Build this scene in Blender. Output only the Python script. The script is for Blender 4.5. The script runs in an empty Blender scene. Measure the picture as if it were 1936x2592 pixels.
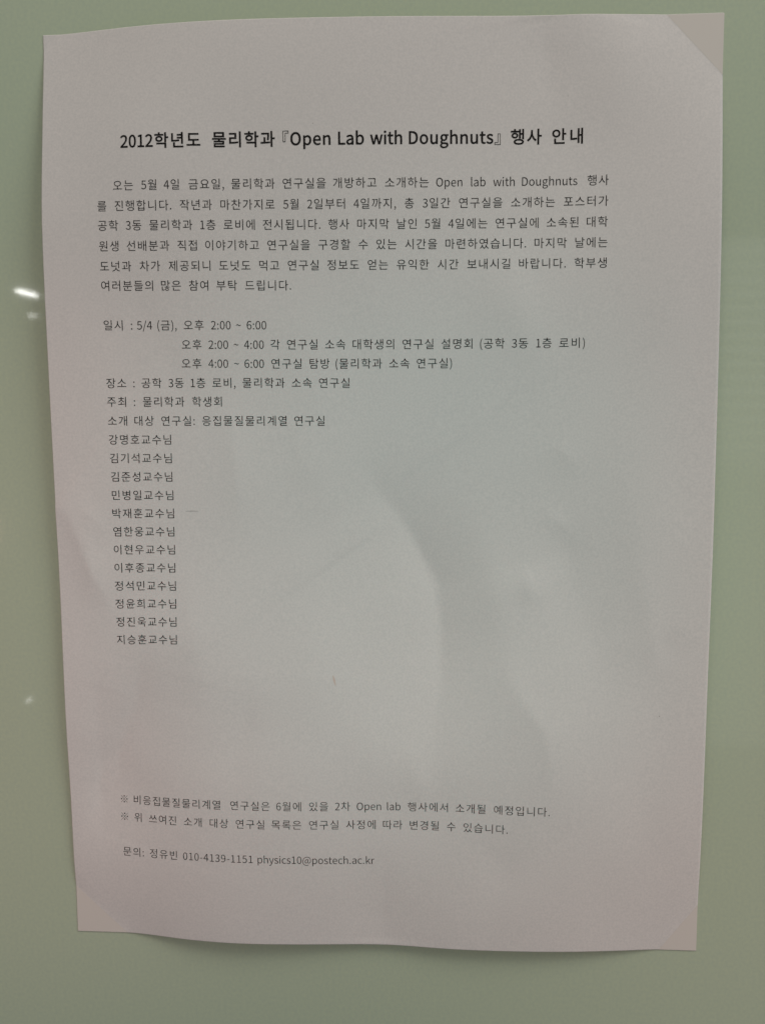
import bpy, bmesh, math, random
import numpy as np
from mathutils import Vector, Matrix, geometry

sc = bpy.context.scene
W_BODY, W_HEAD = -4, 17      # stroke weight of the print, em/1000
EDGE_CURL = 0.7
COL = sc.collection
MM = 0.001

# ------------------------------------------------------------------ camera
CAM_POS = (0.020517, -0.292406, 0.026127)
CAM_X = (0.997885, 0.064828, -0.004749)
CAM_Y = (-0.001558, 0.096881, 0.995295)
CAM_Z = (0.064983, -0.993182, 0.096777)

cam_data = bpy.data.cameras.new('camera')
cam = bpy.data.objects.new('camera', cam_data); COL.objects.link(cam)
cam.matrix_world = Matrix(((CAM_X[0], CAM_Y[0], CAM_Z[0], CAM_POS[0]),
                           (CAM_X[1], CAM_Y[1], CAM_Z[1], CAM_POS[1]),
                           (CAM_X[2], CAM_Y[2], CAM_Z[2], CAM_POS[2]), (0, 0, 0, 1)))
cam_data.sensor_fit = 'VERTICAL'; cam_data.sensor_height = 36.0
cam_data.lens = 2300/2592*36
cam_data.clip_start = 0.01; cam_data.clip_end = 60
sc.camera = cam
cam_data.dof.use_dof = True; cam_data.dof.focus_distance = 0.300; cam_data.dof.aperture_fstop = 20

# ------------------------------------------------------------------ world and lamps
world = bpy.data.worlds.new('World'); sc.world = world; world.use_nodes = True
bg = world.node_tree.nodes['Background']
bg.inputs[0].default_value = (0.98, 0.98, 0.96, 1); bg.inputs[1].default_value = 0.18
sc.view_settings.view_transform = 'Standard'; sc.view_settings.look = 'None'
sc.view_settings.exposure = -0.12; sc.view_settings.gamma = 1; sc.view_settings.use_curve_mapping = False

def area(name, loc, target, size, power, color, sy=None):
    d = bpy.data.lights.new(name, 'AREA'); d.energy = power; d.color = color
    d.shape = 'RECTANGLE'; d.size = size; d.size_y = sy or size
    o = bpy.data.objects.new(name, d); COL.objects.link(o); o.location = loc
    o.rotation_euler = (Vector(target)-Vector(loc)).to_track_quat('-Z', 'Y').to_euler()
    o.visible_glossy = True
    return o
area('ceiling_light_key', (1.05, -0.72, 1.10), (0, 0, 0), 0.8, 9.9, (1.0, 0.985, 0.93))
area('top_fill_light', (-.05, -.45, .75), (0, 0, .14), 0.4, 1.7, (1.0, 0.81, 0.68))  # unseen fill lamp, added to brighten and warm the top
def spot(name, loc, target, cone, power, color):
    d = bpy.data.lights.new(name, 'SPOT'); d.energy = power; d.color = color
    d.spot_size = math.radians(cone); d.spot_blend = 1.0; d.shadow_soft_size = .03
    o = bpy.data.objects.new(name, d); COL.objects.link(o); o.location = loc
    o.rotation_euler = (Vector(target)-Vector(loc)).to_track_quat('-Z', 'Y').to_euler()
spot('tint_spot_middle', (.03, -.8, .05), (.012, 0, -.02), 19, 1.9, (0.10, 1.0, 0.92))  # added greenish spot, no real fixture: cools the middle of the sheet
spot('tint_spot_left', (-.55, -.75, -.10), (-.135, 0, -.06), 23, 4.6, (1.0, 0.55, 0.50))  # added reddish spot, no real fixture: warms the left margin
spot('tint_spot_right', (.55, -.75, -.10), (.135, 0, -.09), 23, 3.6, (1.0, 0.55, 0.46))  # added counterpart that reddens the right margin

# ------------------------------------------------------------------ helpers
def mat(name, base, rough, spec=0.5):
    m = bpy.data.materials.new(name); m.use_nodes = True
    b = m.node_tree.nodes['Principled BSDF']
    b.inputs['Base Color'].default_value = (*base, 1); b.inputs['Roughness'].default_value = rough
    b.inputs['Specular IOR Level'].default_value = spec
    return m, m.node_tree, b

def mesh_obj(name, verts, faces, m, parent=None, smooth=False):
    me = bpy.data.meshes.new(name); me.from_pydata(verts, [], faces); me.update()
    if smooth:
        me.polygons.foreach_set('use_smooth', [True]*len(me.polygons))
    me.materials.append(m)
    o = bpy.data.objects.new(name, me); COL.objects.link(o)
    if parent is not None: o.parent = parent
    return o

def tag(o, label, cat, group=None):
    o['label'] = label; o['category'] = cat
    if group: o['group'] = group

# ------------------------------------------------------------------ sheet shape data (mm on the sheet)
KNOTS = [
    (-105.0, 148.5, 0.36), (-90.7, 148.5, 1.87), (-69.8, 148.5, 5.09), (-52.7, 148.5, 6.55), (-39.1, 148.5, 6.87), (2.5, 148.5, 5.59),
    (23.4, 148.5, 4.26), (40.1, 148.5, 2.99), (52.7, 148.5, 2.3), (62.2, 148.5, 3.17), (87.9, 148.5, 1.21), (105.0, 148.5, 0.2),
    (-105.0, 137.8, 1.2), (-105.0, 115.8, 3.83), (-105.0, 90.0, 6.83), (-105.0, 79.0, 6.71), (-105.0, 66.6, 6.73), (-105.0, 56.7, 6.5),
    (-105.0, 43.2, 6.16), (-105.0, 29.5, 5.82), (-105.0, 16.8, 5.36), (-105.0, 0.0, 4.96), (-105.0, -17.0, 4.09), (-105.0, -41.2, 3.86),
    (-105.0, -76.0, 3.6), (-105.0, -111.3, 1.65), (-105.0, -132.8, 1.3), (105.0, 131.7, 1.41), (105.0, 104.3, 3.06), (105.0, 86.6, 4.09),
    (105.0, 34.4, 5.09), (105.0, -14.3, 5.18), (105.0, -55.5, 3.89), (105.0, -105.7, 2.43), (105.0, -125.5, 1.27), (-105.0, -148.5, 0.2),
    (-87.4, -148.5, 0.2), (-65.1, -148.5, 3.75), (-48.2, -148.5, 4.91), (-21.5, -148.5, 3.85), (2.6, -148.5, 2.25), (24.3, -148.5, 4.25),
    (48.5, -148.5, 4.0), (62.3, -148.5, 3.44), (82.2, -148.5, 1.63), (92.8, -148.5, 0.2), (105.0, -148.5, 0.2), (-72.9, 113.5, 7.5),
    (-40.7, 113.5, 5.96), (23.5, 113.5, 3.11), (58.9, 113.5, 1.22), (-86.3, -99.5, 2.41), (-58.4, -99.5, 5.4), (-19.8, -99.5, 5.2),
    (16.3, -99.5, 3.87), (46.0, -99.5, 5.34), (-84.2, -118.0, 2.65), (-54.1, -118.0, 5.51), (-8.2, -118.0, 4.63), (-86.5, 57.7, 5.83),
    (-86.5, 39.4, 5.34), (-86.5, 27.5, 5.07), (-86.5, 3.5, 4.59), (-86.5, -8.5, 3.46), (-86.5, -20.5, 3.56), (-86.5, -32.7, 3.16),
    (-86.5, -44.6, 3.53), (0, 60, 4.3), (0, -20, 3.9), (55, 60, 3.3), (55, -20, 3.5),
]
CREASES = [
    ([(-9.3, 25.2), (-3.1, 11.4), (1.0, 3.8), (7.3, -3.4), (12.9, -13.6), (19.2, -26.5), (20.4, -41.1), (20.4, -57.4), (19.0, -73.6), (17.1, -96.4)], -3.92, 23, 18, 0.8, 0.45, 0.55),
    ([(22.0, 16.4), (28.3, 0.1), (34.0, -17.6), (39.8, -35.5), (43.7, -53.6), (47.7, -73.1)], 1.26, 14, 14, 4, 0.5, 0.5),
    ([(37.3, -40.7), (43.8, -58.8), (50.2, -68.5), (54.1, -73.7), (55.4, -80.9), (56.2, -91.5), (55.8, -108.9)], 1.4, 13, 11, 1.2, 0.45, 0.5),
    ([(51.6, 22.5), (55.5, 7.6), (60.8, -15.0), (66.1, -37.8), (72.7, -60.9), (76.8, -76.5)], -1.96, 15, 15, 4, 0.5, 0.5),
    ([(76.2, 16.2), (80.2, -2.4), (84.7, -27.5), (89.0, -53.0), (90.8, -63.3)], 0.7, 9, 8, 1.5, 0.6, 0.6),
    ([(-106.0, 1.2), (-101.0, -2.7), (-96.2, -15.0), (-93.2, -23.5), (-88.9, -32.7), (-81.8, -41.9)], 1.68, 11, 8, 0.6, 0.05, 0.45),
    ([(-74.5, -39.2), (-78.8, -53.8), (-81.0, -64.6), (-86.4, -79.6), (-94.4, -96.2), (-99.8, -111.5), (-102.3, -124.1)], -3.22, 13, 17, 1.0, 0.45, 0.55),
    ([(0.8, -107.6), (1.6, -128.1), (1.5, -135.0), (1.2, -147.8)], -0.7, 11, 9, 0.8, 0.6, 0.97),
    ([(-47.7, 41.7), (-46.7, 29.2), (-45.5, 14.0), (-45.1, 2.6), (-45.7, -15.4)], 0.84, 8, 8, 0.9, 0.5, 0.5),
    ([(47.0, -1.2), (55.7, -3.6), (65.7, -13.7)], 0.49, 6, 6, 0.5, 0.5, 0.5),
    ([(-69.0, -9.1), (-63.0, -28.6), (-59.7, -54.9), (-57.7, -81.7)], 0.84, 10, 12, 2.5, 0.5, 0.5),
    ([(-22.6, -28.3), (-20.3, -54.4), (-22.0, -81.1)], 0.7, 10, 9, 2.5, 0.5, 0.5),
    ([(-3.5, -60.8), (-2.4, -80.7), (-3.1, -100.9)], 0.63, 8, 8, 2, 0.5, 0.5),
    ([(50.1, 148.2), (52.0, 136.3), (54.1, 114.5)], -0.7, 8, 9, 2, 0.02, 0.4),
    ([(77.0, 147.3), (73.8, 131.1), (68.4, 108.3)], 0.7, 10, 10, 3, 0.02, 0.4),
    ([(-30.8, 105.9), (-32.4, 82.0), (-29.1, 52.7)], -0.56, 12, 12, 3, 0.5, 0.5),
    ([(36.4, 87.9), (42.7, 64.0), (52.7, 34.8)], 0.7, 12, 14, 3, 0.5, 0.5),
    ([(24.9, -107.0), (37.9, -117.5), (48.4, -133.5)], -0.84, 12, 14, 3, 0.5, 0.5),
    ([(45.9, -17.6), (48.2, -25.2), (50.1, -34.1)], 0.56, 6, 5, 0.4, 0.5, 0.5),
    ([(84.6, -35.1), (87.1, -45.3), (89.0, -52.7)], 0.28, 7, 6, 0.8, 0.5, 0.5),
    ([(93.3, -36.3), (91.5, -45.2), (89.2, -52.7)], -0.28, 6, 7, 0.8, 0.5, 0.5),
    ([(52.9, 21.2), (59.1, 16.3), (64.7, 9.5)], 0.28, 4, 4, 0.3, 0.5, 0.5),
    ([(-100.2, 1.2), (-92.5, -3.9), (-86.2, -14.3)], 0.42, 5, 5, 0.5, 0.5, 0.5),
    ([(-41.3, -57.3), (-44.2, -74.7), (-52.7, -96.6)], -0.7, 8, 9, 1.0, 0.5, 0.5),
    ([(6.7, -72.5), (13.2, -91.1), (17.1, -107.2)], 0.63, 8, 8, 1.2, 0.5, 0.5),
]
DENTS = [
    (69.9, -112.5, 14, 22, 0.3, 0.4),
    (-26.0, -87.9, 22, 30, 0, 0.3),
]
CORNERS = [
    (88.0, 148.5, 105, 130.6, 8),
    (-105, -132.0, -87.4, -148.5, 5),
    (92.7, -148.5, 105, -132.5, 4),
    (-105, 143.5, -99.5, 148.5, 4),
]

# ---- shape of the sheet: height (mm) off the glass at sheet position (u, v) in mm ----
def _tps(r2): return 0.5*r2*np.log(r2+1e-9)
_K = np.array(KNOTS, float)
_kx = _K[:, :2]/100.0
_n = len(_K)
_M = np.zeros((_n+3, _n+3))
_M[:_n, :_n] = _tps(((_kx[:, None]-_kx[None])**2).sum(-1)) + 0.02*np.eye(_n)
_M[:_n, _n] = 1; _M[:_n, _n+1:] = _kx; _M[_n, :_n] = 1; _M[_n+1:, :_n] = _kx.T
_W = np.linalg.solve(_M, np.r_[_K[:, 2], 0, 0, 0])

def base_height(u, v):
    u = np.asarray(u, float)/100; v = np.asarray(v, float)/100
    h = _W[_n] + _W[_n+1]*u + _W[_n+2]*v
    for (a, b), w in zip(_kx, _W[:_n]):
        h = h + w*_tps((u-a)**2+(v-b)**2)
    return h

def crease_height(u, v, pts, amp, s_left, s_right, soft, t0=.25, t1=.75):
    """a fold along a polyline running down the sheet: amp < 0 is a valley, > 0 a ridge"""
    pts = np.array(pts, float)
    seg = np.diff(pts, axis=0); ln = np.hypot(seg[:, 0], seg[:, 1]); cum = np.r_[0, np.cumsum(ln)]
    best = np.full(np.shape(u), 1e18); sd = np.zeros(np.shape(u)); tt = np.zeros(np.shape(u))
    for i in range(len(seg)):
        dx, dy = u-pts[i, 0], v-pts[i, 1]
        t = np.clip((dx*seg[i, 0]+dy*seg[i, 1])/ln[i]**2, 0, 1)
        ex, ey = dx-t*seg[i, 0], dy-t*seg[i, 1]
        d2 = ex*ex+ey*ey
        side = np.sign(seg[i, 0]*dy-seg[i, 1]*dx)      # +1 on the right of a fold that runs downwards
        m = d2 < best
        best = np.where(m, d2, best); sd = np.where(m, side, sd); tt = np.where(m, (cum[i]+t*ln[i])/cum[-1], tt)
    s = np.sqrt(best+soft*soft)
    w = np.minimum(np.clip(tt/t0, 0, 1), np.clip((1-tt)/(1-t1), 0, 1)); w = w*w*(3-2*w)
    return amp*w*np.exp(-s/np.where(sd > 0, s_right, s_left))

_rs = np.random.RandomState(11)
CRUMPLE = [(_rs.uniform(-98, 98), _rs.uniform(-140, 70), _rs.uniform(5, 11), _rs.uniform(12, 34), _rs.uniform(-.45, .45), _rs.uniform(-.27, .27)) for _ in range(80)]

def height(u, v):
    u = np.asarray(u, float); v = np.asarray(v, float)
    h = base_height(u, v)
    inner = np.clip(np.minimum(105-np.abs(u), 148.5-np.abs(v))/14+.25, 0, 1)
    for c in CREASES:
        h = h + crease_height(u, v, *c)*inner
    for (bu, bv, ru, rv, rot, amp) in DENTS+CRUMPLE:
        c, s = math.cos(rot), math.sin(rot)
        x, y = ((u-bu)*c+(v-bv)*s)/ru, (-(u-bu)*s+(v-bv)*c)/rv
        h = h + amp*np.exp(-x*x-y*y)*inner
    h = 0.25+np.where(h > .25, h-.25, 0)*1.0
    for (u1, v1, u2, v2, k) in CORNERS:                 # corners stuck flat to the glass, folded along a diagonal
        nx, ny = v2-v1, u1-u2
        L = math.hypot(nx, ny); sgn = -1 if (-u1*nx-v1*ny) < 0 else 1
        d = sgn*((u-u1)*nx+(v-v1)*ny)/L
        h = np.where(d < 60, 0.25+(h-0.25)*(1-np.exp(-np.maximum(d, 0)/k)), h)
    return h

def put(u, v, lift=0.0):
    """sheet position in mm -> point in space"""
    return (u*MM, -(height(u, v)+lift)*MM, v*MM)

# ------------------------------------------------------------------ materials
glass_m, nt, b = mat('green_back_painted_glass', (0.36, 0.47, 0.33), 0.035, 0.5)
tc = nt.nodes.new('ShaderNodeTexCoord')
n1 = nt.nodes.new('ShaderNodeTexNoise'); n1.inputs['Scale'].default_value = 900; n1.inputs['Detail'].default_value = 2
r1 = nt.nodes.new('ShaderNodeValToRGB')
r1.color_ramp.elements[0].position = .3; r1.color_ramp.elements[0].color = (0.50, 0.605, 0.47, 1)
r1.color_ramp.elements[1].position = .7; r1.color_ramp.elements[1].color = (0.545, 0.645, 0.485, 1)
nt.links.new(tc.outputs['Object'], n1.inputs['Vector']); nt.links.new(n1.outputs['Fac'], r1.inputs['Fac'])
nt.links.new(r1.outputs['Color'], b.inputs['Base Color'])

paper_m, nt, b = mat('white_copier_paper', (0.78, 0.77, 0.76), 0.85, 0.25)
tc = nt.nodes.new('ShaderNodeTexCoord')
n1 = nt.nodes.new('ShaderNodeTexNoise'); n1.inputs['Scale'].default_value = 1500; n1.inputs['Detail'].default_value = 3
r1 = nt.nodes.new('ShaderNodeValToRGB')
r1.color_ramp.elements[0].position = .3; r1.color_ramp.elements[0].color = (0.725, 0.725, 0.72, 1)
r1.color_ramp.elements[1].position = .7; r1.color_ramp.elements[1].color = (0.81, 0.80, 0.79, 1)
n2 = nt.nodes.new('ShaderNodeTexNoise'); n2.inputs['Scale'].default_value = 500; n2.inputs['Detail'].default_value = 4
bp = nt.nodes.new('ShaderNodeBump'); bp.inputs['Strength'].default_value = 0.12; bp.inputs['Distance'].default_value = 0.0003
nt.links.new(tc.outputs['Object'], n1.inputs['Vector']); nt.links.new(tc.outputs['Object'], n2.inputs['Vector'])
nt.links.new(n1.outputs['Fac'], r1.inputs['Fac']); nt.links.new(r1.outputs['Color'], b.inputs['Base Color'])
nt.links.new(n2.outputs['Fac'], bp.inputs['Height']); nt.links.new(bp.outputs['Normal'], b.inputs['Normal'])

ink_m, nt, b = mat('black_toner', (0.012, 0.011, 0.011), 0.75, 0.15)
pencil_m, nt, b = mat('grey_scratch', (0.30, 0.29, 0.28), 0.7, 0.3)
smudge_m, nt, b = mat('brown_smudge', (0.70, 0.61, 0.56), 0.8, 0.3)

# ------------------------------------------------------------------ glass wall panel
bm = bmesh.new()
bmesh.ops.create_cube(bm, size=1.0)
bmesh.ops.scale(bm, vec=(2.6, 0.012, 2.4), verts=bm.verts)
bmesh.ops.translate(bm, vec=(0, 0.006, 0), verts=bm.verts)
bmesh.ops.bevel(bm, geom=list(bm.edges), offset=0.0015, segments=2, affect='EDGES', profile=.5)
me = bpy.data.meshes.new('glass_panel'); bm.to_mesh(me); bm.free(); me.materials.append(glass_m)
panel = bpy.data.objects.new('glass_panel', me); COL.objects.link(panel)
tag(panel, 'glossy pale green glass wall panel behind the taped paper notice', 'glass panel')

# ------------------------------------------------------------------ the notice
notice = bpy.data.objects.new('paper_notice', None); COL.objects.link(notice)
notice.empty_display_size = .05
tag(notice, 'slightly creased white paper notice printed in black, stuck by its corners to green glass', 'notice')

us = np.r_[-105, -104.8, np.linspace(-104, 104, 235), 104.55, 104.8, 105]
vs = np.r_[-148.5, -148.3, np.linspace(-147.6, 147.6, 330), 148.3, 148.5]
U, V = np.meshgrid(us, vs)
Hh = height(U, V)
curl = np.where(U > 104.6, (U-104.6)*EDGE_CURL, 0)          # the guillotined right edge is pressed back a little
Hf = Hh-curl
TH = 0.11
nu, nv = len(us), len(vs)
front = np.stack([U*MM, -Hf*MM, V*MM], -1).reshape(-1, 3)
back = np.stack([U*MM, -(Hf-TH)*MM, V*MM], -1).reshape(-1, 3)
verts = [tuple(p) for p in front]+[tuple(p) for p in back]
N = nu*nv
faces = []
for j in range(nv-1):
    for i in range(nu-1):
        a = j*nu+i
        faces.append((a, a+1, a+1+nu, a+nu))
        faces.append((N+a, N+a+nu, N+a+1+nu, N+a+1))
for i in range(nu-1):
    faces.append((i, N+i, N+i+1, i+1)); a = (nv-1)*nu+i; faces.append((a, a+1, N+a+1, N+a))
for j in range(nv-1):
    a = j*nu; faces.append((a, a+nu, N+a+nu, N+a)); a = j*nu+nu-1; faces.append((a, N+a, N+a+nu, a+nu))
sheet = mesh_obj('sheet', verts, faces, paper_m, notice, True)

# ------------------------------------------------------------------ printing: glyph outlines
GLYPHS = {   # character code: (advance, [closed outlines as x, y, x, y, ...]), em = 1000
    40: (338, [[239, -196, 295, -171, 224, -21, 182, 142, 168, 311, 182, 479, 224, 642, 295, 792, 239, 818, 160, 664, 110, 496, 92, 311, 110, 125, 160, -42]]),
    41: (338, [[99, -196, 178, -42, 228, 125, 246, 311, 228, 496, 178, 664, 99, 818, 42, 792, 114, 642, 157, 479, 171, 311, 157, 142, 114, -21, 42, -171]]),
    44: (278, [[75, -190, 153, -140, 203, -69, 221, 19, 212, 77, 185, 113, 144, 126, 96, 109, 75, 62, 95, 15, 142, -2, 153, -1, 140, -57, 106, -102, 53, -136]]),
    45: (347, [[46, 245, 302, 245, 302, 315, 46, 315]]),
    46: (278, [[139, -13, 186, 6, 205, 56, 186, 107, 139, 126, 92, 107, 73, 56, 92, 6]]),
    47: (392, [[11, -179, 78, -179, 377, 794, 311, 794]]),
    48: (555, [[278, -13, 399, 29, 478, 156, 506, 369, 478, 580, 399, 705, 278, 746, 157, 705, 78, 580, 50, 369, 78, 156, 157, 29], [278, 61, 205, 93, 156, 194, 138, 369, 156, 543, 205, 643, 278, 674, 351, 643, 400, 543, 418, 369, 400, 194, 351, 93]]),
    49: (555, [[88, 0, 490, 0, 490, 76, 343, 76, 343, 733, 273, 733, 121, 681, 121, 623, 252, 623, 252, 76, 88, 76]]),
    50: (555, [[44, 0, 505, 0, 505, 79, 302, 79, 182, 72, 333, 231, 434, 383, 470, 531, 444, 645, 370, 719, 256, 746, 172, 733, 102, 696, 40, 639, 93, 587, 162, 648, 245, 672, 321, 653, 365, 602, 380, 527, 344, 393, 233, 238, 44, 54]]),
    51: (555, [[263, -13, 383, 12, 467, 84, 499, 196, 478, 285, 423, 347, 344, 382, 344, 387, 413, 425, 458, 484, 474, 563, 446, 662, 371, 725, 260, 746, 147, 722, 56, 659, 105, 601, 175, 653, 257, 672, 323, 658, 366, 617, 381, 556, 362, 485, 298, 435, 178, 416, 178, 346, 313, 328, 385, 277, 406, 199, 387, 126, 335, 80, 257, 63, 183, 75, 124, 106, 76, 147, 29, 88, 86, 38, 162, 1]]),
    52: (555, [[340, 0, 426, 0, 426, 202, 524, 202, 524, 275, 426, 275, 426, 733, 325, 733, 20, 262, 20, 202, 340, 202], [340, 275, 115, 275, 282, 525, 341, 633, 345, 633, 340, 500]]),
    53: (555, [[262, -13, 379, 17, 467, 102, 502, 238, 472, 371, 392, 448, 281, 472, 171, 443, 190, 655, 466, 655, 466, 733, 110, 733, 86, 391, 135, 360, 193, 392, 257, 403, 337, 383, 390, 326, 409, 236, 388, 144, 332, 84, 253, 63, 178, 75, 119, 104, 73, 144, 27, 84, 85, 37, 161, 1]]),
    54: (555, [[301, -13, 407, 17, 483, 100, 512, 225, 487, 353, 416, 430, 308, 455, 221, 432, 142, 367, 170, 547, 238, 643, 331, 671, 395, 656, 447, 615, 499, 671, 426, 725, 327, 746, 244, 733, 170, 690, 111, 614, 71, 502, 56, 350, 88, 148, 175, 27], [144, 294, 220, 366, 293, 387, 367, 367, 411, 311, 425, 225, 409, 138, 364, 80, 301, 59, 222, 86, 169, 166]]),
    57: (555, [[235, -13, 315, 1, 388, 46, 447, 125, 487, 241, 501, 398, 468, 592, 381, 708, 254, 746, 149, 716, 73, 634, 44, 508, 69, 381, 139, 304, 246, 278, 337, 302, 415, 367, 385, 187, 320, 91, 232, 63, 164, 78, 108, 119, 58, 62, 132, 8], [414, 444, 338, 369, 261, 346, 188, 366, 145, 423, 130, 508, 147, 596, 191, 654, 255, 675, 335, 649, 389, 571]]),
    58: (278, [[139, 390, 186, 409, 205, 460, 186, 511, 139, 530, 92, 511, 73, 460, 92, 409], [139, -13, 186, 6, 205, 56, 186, 107, 139, 126, 92, 107, 73, 56, 92, 6]]),
    64: (946, [[449, -173, 561, -159, 662, -116, 637, -62, 554, -98, 456, -112, 349, -97, 257, -54, 186, 15, 139, 111, 123, 230, 145, 375, 204, 495, 291, 585, 398, 641, 515, 661, 625, 646, 712, 603, 775, 537, 813, 450, 825, 348, 802, 224, 745, 145, 674, 117, 626, 131, 606, 175, 613, 249, 657, 472, 597, 472, 584, 426, 582, 426, 544, 468, 493, 481, 379, 440, 304, 342, 277, 222, 295, 135, 343, 82, 412, 63, 485, 85, 548, 140, 551, 140, 571, 93, 611, 64, 666, 55, 769, 89, 854, 188, 889, 352, 873, 475, 825, 578, 749, 655, 647, 705, 523, 722, 379, 700, 251, 634, 148, 531, 81, 393, 56, 227, 76, 85, 132, -27, 217, -107, 325, -157], [430, 126, 390, 136, 362, 169, 351, 227, 369, 314, 418, 387, 493, 417, 533, 407, 565, 370, 534, 193, 479, 142]]),
    68: (688, [[101, 0, 288, 0, 408, 16, 504, 63, 573, 139, 615, 242, 629, 369, 615, 497, 573, 598, 503, 673, 406, 718, 284, 733, 101, 733], [193, 76, 193, 658, 276, 658, 420, 625, 506, 527, 534, 369, 506, 211, 420, 111, 276, 76]]),
    76: (543, [[101, 0, 514, 0, 514, 79, 193, 79, 193, 733, 101, 733]]),
    79: (742, [[371, -13, 474, 4, 561, 54, 627, 133, 669, 239, 684, 369, 669, 499, 627, 603, 561, 681, 474, 730, 371, 746, 268, 730, 181, 681, 115, 603, 73, 499, 58, 369, 73, 239, 115, 133, 181, 54, 268, 4], [371, 68, 256, 105, 180, 210, 153, 369, 180, 527, 256, 629, 371, 665, 486, 629, 562, 527, 589, 369, 562, 210, 486, 105]]),
    97: (563, [[217, -13, 313, 10, 397, 65, 400, 65, 408, 0, 483, 0, 483, 334, 464, 452, 403, 529, 295, 557, 174, 534, 82, 486, 117, 423, 191, 463, 280, 481, 349, 461, 383, 411, 392, 344, 203, 306, 94, 240, 59, 141, 80, 58, 136, 5], [243, 61, 194, 70, 160, 97, 147, 147, 170, 209, 247, 254, 392, 283, 392, 132, 317, 79]]),
    98: (618, [[331, -13, 447, 22, 534, 121, 567, 280, 542, 427, 469, 523, 351, 557, 261, 535, 180, 481, 184, 578, 184, 796, 92, 796, 92, 0, 165, 0, 173, 56, 177, 56, 253, 5], [316, 64, 254, 76, 184, 120, 184, 406, 258, 461, 328, 480, 412, 455, 458, 385, 472, 279, 452, 164, 397, 90]]),
    99: (510, [[306, -13, 400, 5, 482, 55, 442, 117, 384, 79, 314, 63, 226, 89, 167, 162, 146, 271, 168, 381, 229, 454, 317, 480, 375, 467, 425, 433, 471, 493, 405, 538, 313, 557, 183, 523, 89, 426, 52, 271, 86, 117, 176, 21]]),
    101: (554, [[312, -13, 411, 3, 490, 42, 458, 103, 395, 71, 322, 60, 231, 84, 169, 149, 142, 250, 508, 250, 512, 302, 487, 437, 413, 526, 295, 557, 177, 522, 87, 424, 52, 271, 87, 118, 180, 21], [141, 315, 169, 407, 225, 464, 297, 484, 370, 465, 416, 408, 432, 315]]),
    103: (564, [[275, -250, 421, -224, 516, -156, 550, -62, 529, 11, 466, 54, 361, 67, 254, 67, 197, 75, 167, 96, 159, 126, 169, 163, 194, 191, 274, 172, 376, 195, 446, 261, 473, 361, 461, 425, 429, 473, 540, 473, 540, 543, 351, 543, 274, 557, 173, 533, 99, 466, 71, 363, 93, 276, 142, 217, 142, 213, 101, 172, 82, 112, 96, 58, 131, 23, 131, 18, 72, -38, 51, -105, 80, -184, 158, -233], [274, 234, 217, 250, 175, 295, 159, 363, 175, 432, 216, 475, 274, 490, 333, 475, 375, 432, 390, 363, 374, 295, 332, 250], [288, -187, 203, -175, 150, -142, 131, -92, 144, -45, 186, 0, 256, -8, 350, -8, 411, -15, 448, -36, 460, -77, 439, -130, 379, -171]]),
    104: (607, [[92, 0, 184, 0, 184, 394, 257, 456, 332, 477, 391, 462, 424, 415, 435, 332, 435, 0, 526, 0, 526, 344, 508, 461, 454, 533, 360, 557, 261, 530, 180, 466, 184, 578, 184, 796, 92, 796]]),
    105: (275, [[92, 0, 184, 0, 184, 543, 92, 543], [138, 655, 182, 672, 199, 716, 182, 759, 138, 775, 95, 759, 78, 716, 95, 672]]),
    107: (552, [[92, 0, 182, 0, 182, 143, 284, 262, 443, 0, 542, 0, 337, 324, 518, 543, 416, 543, 186, 257, 182, 257, 182, 796, 92, 796]]),
    108: (284, [[188, -13, 241, -5, 228, 65, 209, 63, 191, 72, 184, 102, 184, 796, 92, 796, 92, 108, 102, 42, 133, 1]]),
    110: (610, [[92, 0, 184, 0, 184, 394, 257, 456, 332, 477, 391, 462, 424, 415, 435, 332, 435, 0, 526, 0, 526, 344, 508, 461, 454, 533, 360, 557, 260, 530, 178, 464, 176, 464, 167, 543, 92, 543]]),
    111: (606, [[303, -13, 427, 21, 519, 117, 554, 271, 519, 426, 427, 523, 303, 557, 179, 523, 88, 426, 52, 271, 88, 117, 179, 21], [303, 63, 221, 89, 166, 162, 146, 271, 166, 381, 221, 454, 303, 480, 386, 454, 441, 381, 461, 271, 441, 162, 386, 89]]),
    112: (620, [[92, -229, 184, -229, 184, -45, 181, 50, 256, 3, 331, -13, 447, 22, 534, 121, 567, 280, 542, 427, 469, 523, 351, 557, 259, 534, 178, 480, 176, 480, 167, 543, 92, 543], [316, 64, 255, 76, 184, 120, 184, 406, 259, 461, 328, 480, 412, 455, 458, 385, 472, 279, 452, 164, 397, 90]]),
    114: (388, [[92, 0, 184, 0, 184, 349, 225, 423, 273, 463, 320, 475, 373, 466, 390, 545, 332, 557, 274, 543, 222, 504, 178, 444, 176, 444, 167, 543, 92, 543]]),
    115: (468, [[234, -13, 342, 9, 409, 67, 431, 148, 406, 230, 344, 280, 266, 313, 209, 336, 166, 365, 149, 407, 160, 447, 193, 475, 250, 486, 316, 472, 373, 438, 417, 495, 343, 539, 249, 557, 148, 536, 84, 481, 62, 403, 86, 327, 145, 279, 220, 246, 279, 222, 325, 189, 344, 143, 332, 100, 297, 70, 237, 58, 150, 76, 76, 123, 32, 62, 123, 8]]),
    116: (377, [[262, -13, 363, 7, 345, 76, 283, 61, 233, 73, 207, 109, 199, 165, 199, 469, 347, 469, 347, 543, 199, 543, 199, 696, 123, 696, 113, 543, 27, 538, 27, 469, 108, 469, 108, 168, 122, 73, 171, 10]]),
    117: (607, [[251, -13, 319, -1, 378, 33, 430, 85, 433, 85, 440, 0, 516, 0, 516, 543, 425, 543, 425, 158, 353, 88, 278, 66, 220, 81, 187, 128, 176, 210, 176, 543, 84, 543, 84, 199, 102, 82, 157, 11]]),
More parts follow.
